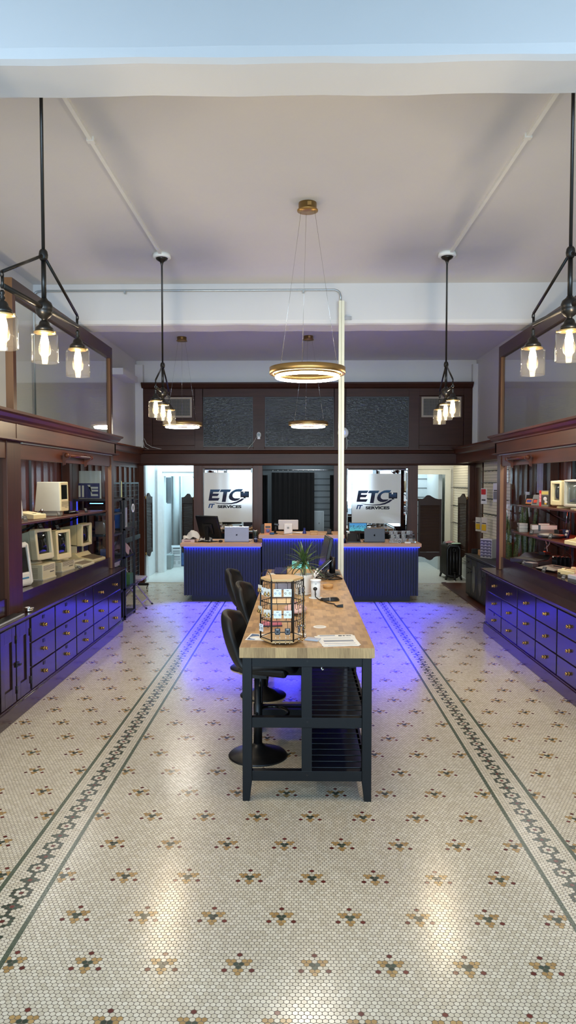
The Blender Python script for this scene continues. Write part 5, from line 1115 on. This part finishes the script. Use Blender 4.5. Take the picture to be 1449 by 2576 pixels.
# ---------------------------------------------------------------- earring stand on the nearest table
ZT = .9155
hx, hy, hr = -.106, 4.262, .128
t = T('earring_stand', 'hexagonal wood and black wire earring stand on the nearest table', 'jewellery stand', (hx, hy, ZT))
HA = [R(60 * i + 3) for i in range(6)]; HP = lambda r, z: [(r * math.cos(a), r * math.sin(a), z) for a in HA]
HEIGHT = .375
for nm, z in (('base_plate', .012), ('top_plate', HEIGHT)):
    P(nm, wood('stand_ply_' + nm, (186, 146, 94), (222, 184, 130), .5, 0, .35, 0), t, B().prism([(p[0], p[1]) for p in HP(hr, 0)], 'z', z, z + .014), .002)
P('swivel_foot', BLACK, t, B().lathe([(0, 0), (.08, 0), (.08, .0115), (0, .0115)]))
WIRE = M(18, 18, 18, .4)
for a in HA: P('upright', WIRE, t, B().cyl((hr * math.cos(a), hr * math.sin(a), .02), (hr * math.cos(a), hr * math.sin(a), HEIGHT + .005), .0048, n=8))
LV = (HEIGHT - .006, .245, .14, .03)
for k, z in enumerate(LV):
    w = P('wire_tier', WIRE, t, B().tube(HP(hr + .001, z), .003, 6, True))
    if k < 3:
        for s_ in range(6):
            p0, p1 = Vector(HP(hr, z)[s_]), Vector(HP(hr, z)[(s_ + 1) % 6]); nrm = ((p0 + p1) / 2); nrm.z = 0; nrm.normalize()
            for f in (.2, .4, .6, .8) if s_ in (2, 3, 5, 0) else (.27, .73):
                q = p0.lerp(p1, f); P('hook', WIRE, w, B().tube([q, q + Vector((0, 0, -.03)), q + nrm * .006 + Vector((0, 0, -.038)), q + nrm * .014 + Vector((0, 0, -.034)), q + nrm * .016 + Vector((0, 0, -.026))], .0016, 5))
for i0, i1 in ((3, 4), (1, 0)):
    p0, p1 = Vector(HP(hr, HEIGHT)[i0]), Vector(HP(hr, HEIGHT)[i1])
    P('handle', WIRE, t, B().tube([p0.lerp(p1, .5 - .5 * math.cos(PI * i / 14)) + Vector((0, 0, .062 * math.sin(PI * i / 14))) for i in range(15)], .0026, 6))
def face(s_, f, off=.018):
    a0, a1 = HA[s_ % 6], HA[(s_ + 1) % 6]; p = Vector((math.cos(a0), math.sin(a0), 0)).lerp(Vector((math.cos(a1), math.sin(a1), 0)), f) * hr
    n_ = Vector((math.cos((a0 + a1) / 2), math.sin((a0 + a1) / 2), 0)) if s_ % 6 != 5 else Vector((math.cos((a0 + a1 + 2 * PI) / 2), math.sin((a0 + a1 + 2 * PI) / 2), 0))
    return p + n_ * off, math.degrees(math.atan2(n_.y, n_.x)) + 90
WC = M(226, 232, 238, .5)
def ecard(label, s_, f, z, kind, studs=GOLD, rz=0):
    p, a = face(s_, f); t = T('earring_card', label, 'earrings', (hx + p.x, hy + p.y, ZT + z), a + rz)
    if kind == 'w':
        P('card', WC, t, B().box(-.023, .023, -.0008, .0008, -.045, .0), .0008); P('hang_slot', BLACK, t, B().box(-.007, .007, -.0012, -.0006, -.01, -.0075))
        for x in (-.013, .013): P('earring', studs, t, B().ring((x, -.003, -.024), .0052, .0014, 14, 6, 'y').ell((x + .002, -.003, -.03), .002))
    elif kind == 'big':
        P('card', M(214, 206, 192, .5), t, B().box(-.022, .022, -.0008, .0008, -.045, .0))
        for x in (-.011, .011): P('earring', BRASS, t, B().ell((x, -.006, -.033), .009, .006, .01).ell((x, -.005, -.02), .004))
    else:
        P('card', M(24, 27, 36, .4), t, B().prism([(-.016, 0), (.016, 0), (.016, -.03), (.012, -.038), (-.012, -.038), (-.016, -.03)], 'y', -.0008, .0008)); P('printed_ring', M(196, 200, 204, .5), t, B().ring((0, -.0012, -.021), .01, .0007, 20, 4, 'y').box(-.009, .009, -.0015, -.0008, -.007, -.004))
        for x in (-.012, .012): P('earring', CHROME if kind == 'b' else BRASS, t, B().tube([(x, -.002, -.034), (x + .002, -.003, -.06), (x - .001, -.003, -.085)], .0012, 5).ell((x, -.003, -.088), .0035))
    return t
FR = 4; LF = 3; RT = 5
for z, nm in ((.334, 'top'), (.208, 'middle')):
    for f, w in ((.27, 'left'), (.73, 'right')): ecard('white card with small hoops, %s one on the %s front tier of the stand' % (w, nm), FR, f, z, 'w', STEEL if f < .5 else BRASS)
for f, w in ((.27, 'left'), (.73, 'right')): ecard('dark card with long dangling earrings, %s one on the lowest front tier' % w, FR, f, .104, 'b')
ecard('pale card with round gold studs on the upper left tier of the stand', LF, .2, .345, 'big'); ecard('white card with one small hoop beside the upper gold studs', LF, .55, .335, 'w', STEEL, 8); ecard('brown toned card edge with studs beside the left upright', LF, .85, .333, 'big', rz=35)
ecard('pale card with round gold studs on the middle left tier of the stand', LF, .2, .22, 'big'); ecard('white card with two small hoops on the lowest left tier', LF, .3, .115, 'w', STEEL)
ecard('card with brown studs by the left upright of the middle tier', LF, .85, .21, 'big', rz=40)
for z, nm in ((.334, 'upper'), (.108, 'lower')):
    for f, w in ((.3, 'nearer'), (.7, 'farther')): ecard('dark card with long gold chains, %s one on the %s right tier' % (w, nm), RT, f, z, 'g')
nk = [(.15, .335, .2), (.45, .335, .22), (.8, .335, .24), (.2, .208, .17), (.55, .208, .18), (.85, .208, .17)]
for i, (f, z, ln) in enumerate(nk):
    p, a = face(RT, f, .022); b = B()
    for k in range(int(ln / .0075)): b.ell((math.sin(k * 1.9) * .0016, math.cos(k * 1.9) * .0016, -k * .0075), .0023, .0023, .0035, 6, 4)
    b.ell((0, 0, -ln - .006), .006, .006, .009, 8, 6)
    O('necklace_chain', 'long beaded chain hanging on the right tiers, %s' % ('first from the front upright', 'second from the front upright', 'nearest the rear upright', 'first of the lower three', 'second of the lower three', 'last of the lower three')[i], 'necklace', BRASS if i % 2 == 0 else STEEL, b, (hx + p.x, hy + p.y, ZT + z), a)
# papers and small things on the nearest table
t = T('paper_stack', 'fanned stack of printed sheets at the right corner of the nearest table', 'papers', (.232, 4.285, ZT), 4)
for k, (dx, rz) in enumerate(((-.012, 6), (.004, -3), (-.002, 1), (.006, 2))):
    P('sheet', PAPER, t, B().rot(Matrix.Rotation(R(rz), 4, 'Z')).box(dx - .108, dx + .108, -.15 + k * .004, .14 + k * .004, .0008 * k, .0008 * k + .0006))
pr = M(150, 156, 166, .7); m = Matrix.Rotation(R(2), 4, 'Z'); P('printing', pr, t, B().rot(m).box(-.095, .0, .115, .138, .003, .0035).box(-.09, .09, -.045, .0, .003, .0034).box(-.08, .085, .055, .058, .003, .0034).box(-.08, .085, .04, .042, .003, .0034)); P('blue_rule', M(70, 90, 130, .7), t, B().rot(m).box(-.095, .09, -.092, -.086, .003, .0035).box(-.08, .09, -.135, -.131, .003, .0035))
text('heading', 'ETC', .03, INK, t, (.055, .108, .0036), (0, 0, 2), 'CENTER', 0, .001, .0002, 1.5)
t = T('card_stack', 'small pile of pale business cards left of the printed sheets', 'cards', (.08, 4.30, ZT), -22); P('cards', M(196, 200, 208, .6), t, B().box(-.042, .042, -.028, .028, 0, .009)); P('top_print', M(176, 180, 200, .6), t, B().box(-.036, .03, -.022, .022, .009, .0094))
t = T('flyer', 'blue and white flyer under the left edge of the earring stand', 'flyer', (-.235, 4.37, ZT), -8); P('sheet', PAPER, t, B().box(-.085, .085, -.09, .09, 0, .0008)); P('blue_panel', M(60, 92, 134, .6), t, B().prism([(-.075, -.08), (-.03, -.08), (-.01, .0), (-.03, .07), (-.075, .08)], 'z', .0008, .0011)); P('circle', PAPER, t, B().lathe([(0, .0013), (.04, .0013), (.04, .0011)], (-.03, -.02, 0)))
t = T('cable_grommet', 'white oval cable cover let into the nearest table top', 'grommet', (.133, 4.69, ZT)); P('rim', WHITE, t, B().lathe([(.032, .002), (.038, .003), (.043, .0015), (.044, 0)], n=32)); P('cover', M(206, 200, 190, .4), t, B().lathe([(0, .002), (.033, .002)], n=32))
t = T('power_tower', 'white pop-up power socket tower on the middle table', 'socket', (.132, 5.87, ZT)); P('column', WHITE, t, B().lathe([(0, 0), (.039, 0), (.039, .135), (0, .135)], n=28)); P('cap', WHITE, t, B().lathe([(0, .155), (.044, .153), (.046, .146), (.045, .137), (0, .136)], n=28)); P('flange', WHITE, t, B().lathe([(0, .006), (.056, .004), (.058, 0), (0, 0)], n=28)); P('socket_slots', M(90, 90, 90, .6), t, B().box(-.006, .006, -.0405, -.038, .118, .122).box(-.012, .0, -.0405, -.038, .028, .031).box(-.004, .006, -.0405, -.038, .036, .04))
t = T('extension_cord', 'coiled black power cord plugged into the white socket tower', 'cord', (.132, 5.80, ZT)); P('plug', BLACK, t, B().ell((-.005, .02, .082), .017, .014, .015)); b = B(); pts = [(-.005, .01, .075), (-.004, .0, .05), (-.002, -.01, .02), (.02, -.03, .006)]
for k in range(5):
    for i in range(16):
        a = 2 * PI * i / 16; pts.append((.11 + (.075 - .004 * k) * math.cos(a + PI), -.075 + (.032 - .003 * k) * math.sin(a + PI) + .004 * k, .006 + .006 * (k % 3) + .003 * math.sin(2 * a)))
pts += [(.06, -.11, .006), (.09, -.2, .005), (.14, -.26, .005), (.14, -.31, .005), (.155, -.35, .006)]
P('lead', BLACK, t, B().tube(pts, .0045, 7)); P('tie', WHITE, t, B().ring((.11, -.1, .014), .014, .002, 12, 5, 'x')); P('socket_end', BLACK, t, B().hexa([(.15, -.37, 0), (.2, -.385, 0), (.2, -.355, 0), (.15, -.355, 0), (.155, -.368, .016), (.2, -.38, .024), (.2, -.358, .024), (.155, -.358, .016)]), .003)
# potted plant on the middle table
px_, py_ = .035, 6.06
t = T('potted_plant', 'spiky dragon plant in a white textured pot on the middle table', 'plant', (px_, py_, ZT))
POT = M(222, 214, 200, .4)
P('saucer', POT, t, B().lathe([(0, 0), (.07, 0), (.078, .016), (.072, .018), (0, .012)], n=32)); P('pot', POT, t, B().lathe([(0, .014), (.068, .014), (.074, .03), (.080, .16), (.080, .172), (.074, .172), (.072, .15), (0, .15)], n=36)); P('soil', M(46, 38, 32, .9), t, B().lathe([(0, .156), (.072, .152)], n=24)); P('trunk', M(112, 98, 74, .8), t, B().tube([(0, 0, .15), (.004, 0, .2), (.002, .004, .26)], .0115, 9, False, .009)); P('price_band', WHITE, t, B().ring((.003, 0, .225), .0125, .003, 14, 5))
LEAFM = M(70, 92, 50, .42, var=.35); b = B(); rnd = random.Random(5)
for i in range(74):
    a = rnd.uniform(0, 2 * PI); el = rnd.uniform(-.25, 1.45); L_ = rnd.uniform(.15, .235); w = rnd.uniform(.0045, .0075); z0 = rnd.uniform(.235, .29); rows = []
    for k in range(8):
        u = k / 7; r = L_ * u * math.cos(el * (1 - .35 * u)); z = z0 + L_ * u * math.sin(el) - .09 * u * u * max(0, math.cos(el)) * (L_ / .2); ww = w * (1 - u ** 2.2) * (.6 + .8 * min(1, u * 4)) + .0003
        cx_, cy_ = r * math.cos(a), r * math.sin(a); rows.append([(cx_ - math.sin(a) * ww * s_, cy_ + math.cos(a) * ww * s_, z - (.002 if s_ == 0 else 0)) for s_ in (-1, 0, 1)])
    b.grid(rows)
P('leaves', LEAFM, t, b)
# the busy far end of the row
t = T('tilted_monitor', 'large tilted black monitor turned sideways at the far end of the table row', 'monitor', (.27, 7.42, ZT), 0)
m = Matrix.Translation((.0, 0, .2)) @ Matrix.Rotation(R(11), 4, 'Y') @ Matrix.Rotation(R(8), 4, 'Z')
P('display', BLACK, t, B().rot(m).box(-.018, .018, -.17, .17, -.17, .19), .006); P('screen', M(34, 32, 33, .16, spec=.35), t, B().rot(m).box(-.0205, -.018, -.16, .16, -.16, .182)); P('emblem', M(96, 92, 92, .3), t, B().rot(m).box(-.0215, -.0205, -.12, -.09, .12, .126).box(-.0215, -.0205, -.12, -.09, .145, .151).box(-.0215, -.0205, -.12, -.115, .126, .145).box(-.0215, -.0205, -.095, -.09, .126, .145))
P('neck', BLACK, t, B().cyl((.07, .02, .0), (.07, .02, .17), .032, .03, 18).cyl((.07, .02, .15), (.01, .0, .2), .018)); P('foot', BLACK, t, B().box(-.06, .15, -.1, .12, 0, .01))
t = T('tablet_stand', 'black slanted phone and tablet holder before the tilted monitor', 'stand', (.14, 7.2, ZT), 0); m = Matrix.Translation((.02, 0, .03)) @ Matrix.Rotation(R(48), 4, 'Y')
P('back', BLACK, t, B().rot(m).box(-.02, -.0, -.05, .05, 0, .2), .006); P('silver_edge', STEEL, t, B().rot(m).box(-.0, .004, -.053, -.046, .0, .21)); P('second_holder', BLACK, t, B().rot(m).box(.03, .045, -.06, .04, .02, .14), .004); P('foot', BLACK, t, B().box(-.05, .08, -.05, .06, 0, .02), .006)
t = T('keyboard_box', 'turquoise printed keyboard box on the far table', 'box', (.02, 7.5, ZT + .052), 0); P('box', M(110, 214, 204, .5), t, B().box(-.1, .075, -.09, .09, .0, .062)); P('dark_panel', M(46, 48, 50, .5), t, B().box(-.05, .06, -.05, .085, .062, .0626)); text('lettering', 'logitech', .019, M(30, 60, 64, .5), t, (-.05, -.091, .024), (90, 0, 0), 'CENTER', 0, .001)
O('box_riser', 'wooden riser under the turquoise box', 'riser', BAMBOO, B().box(-.13, .12, -.1, .1, 0, .0515), (0, 7.5, ZT))
t = T('blue_keyboard', 'dark keyboard tipped up on the left of the far table, with blue tinted keys', 'keyboard', (-.2, 7.35, ZT), -6); m = Matrix.Rotation(R(38), 4, 'X'); P('case', M(40, 42, 66, .35), t, B().rot(m).box(-.065, .065, 0, .09, .0, .012), .003)  # blue tint is the base colour of case and keys
b = B().rot(m)
for r in range(4):
    for c_ in range(7): b.box(-.06 + c_ * .0173, -.046 + c_ * .0173, .006 + r * .021, .023 + r * .021, .012, .015)
P('keys', M(56, 58, 100, .4), t, b); P('prop', BLACK, t, B().box(-.05, .05, .055, .07, 0, .03))
O('mouse_pad', 'purplish mat lying at the left end of the far table', 'mat', M(96, 84, 104, .7), B().box(-.1, .18, -.16, .16, 0, .004), (-.2, 7.42 + .17, ZT))
O('white_leaflet', 'small white leaflets beside the tipped keyboard', 'leaflet', PAPER, B().box(-.03, .03, -.05, .05, 0, .006), (-.29, 7.36, ZT), 14)
t = T('desk_mouse', 'grey mouse with a black sole right of the plant pot', 'mouse', (.135, 6.72, ZT), 20); P('sole', BLACK, t, B().lathe([(0, 0), (.045, 0), (.046, .006), (0, .006)])); P('shell', M(150, 140, 128, .4), t, B().ell((0, 0, .008), .043, .05, .034))
t = T('wooden_dish', 'round light wooden dish on the far part of the middle table', 'dish', (.255, 6.42, ZT)); P('bowl', BAMBOO, t, B().lathe([(0, 0), (.04, 0), (.05, .03), (.046, .032), (.04, .018), (0, .016)], n=30))
rnd = random.Random(3); b = B()
for k in range(9):
    c_ = Vector((.26 + rnd.uniform(-.05, .05), 6.98 + rnd.uniform(-.06, .06), ZT + .007 + .004 * k)); ra, rb = rnd.uniform(.05, .09), rnd.uniform(.04, .08); ph = rnd.uniform(0, 6)
    b.tube([(c_.x + ra * math.cos(2 * PI * i / 18), c_.y + rb * math.sin(2 * PI * i / 18), c_.z + .012 * math.sin(4 * PI * i / 18 + ph) + .012) for i in range(18)], .004, 6, True)
O('cable_pile', 'tangled pile of thin black cables on the far table', 'cable', BLACK, b)
O('cable_loop', 'thick black cable reaching to the table edge from the cable pile', 'cable', BLACK, B().tube([(.26, 7.08, ZT + .01), (.34, 7.1, ZT + .012), (.405, 7.04, ZT + .009), (.415, 6.98, ZT + .007), (.36, 6.96, ZT + .007), (.28, 6.93, ZT + .007)], .0065, 7))
t = T('charger_box', 'small white charger brick among the cables', 'charger', (.2, 7.12, ZT), 12); P('brick', WHITE, t, B().box(-.04, .05, -.04, .04, 0, .035), .004); P('lead', WHITE, t, B().tube([(-.04, 0, .02), (-.07, -.05, .05), (-.085, -.12, .01), (-.08, -.16, .006)], .004, 6))
O('white_bracket', 'upright white plastic bracket beside the pot', 'bracket', WHITE, B().tube([(-.0, 0, 0), (.01, .02, .06), (.04, .05, .11)], .009, 8).tube([(.0, -.01, .0), (.02, -.02, .05), (.05, -.01, .08)], .006, 6), (.135, 6.9, ZT))
t = T('pink_bag', 'crumpled pinkish pouch behind the earring stand', 'pouch', (-.03, 5.2, ZT)); P('pouch', M(214, 172, 160, .7), t, B().ell((0, 0, .03), .085, .14, .03, 18, 8)); P('tie', M(180, 130, 124, .7), t, B().ring((0, .11, .04), .02, .005, 14, 6, 'y'))
O('wood_slab', 'pale wooden slab lying behind the earring stand', 'slab', M(216, 190, 146, .5), B().box(-.085, .085, -.1, .1, 0, .012), (-.16, 5.62, ZT), 0)
O('grey_box_stack', 'small grey printed cartons behind the earring stand', 'box', M(120, 116, 124, .5, var=.4), B().box(-.1, .06, -.05, .05, 0, .055), (-.12, 6.35, ZT), 4)
O('paper_note', 'white slip of paper behind the foot of the earring stand', 'paper', PAPER, B().box(-.12, .1, -.03, .03, 0, .0008), (-.06, 4.46, ZT), -3)
t = T('rose_case', 'pink glasses case low behind the earring stand', 'case', (-.19, 4.72, ZT), 8); P('case', M(200, 104, 110, .5), t, B().box(-.07, .07, -.03, .03, 0, .03), .01); P('base_edge', M(60, 44, 60, .5), t, B().box(-.072, .072, -.032, .032, 0, .008))
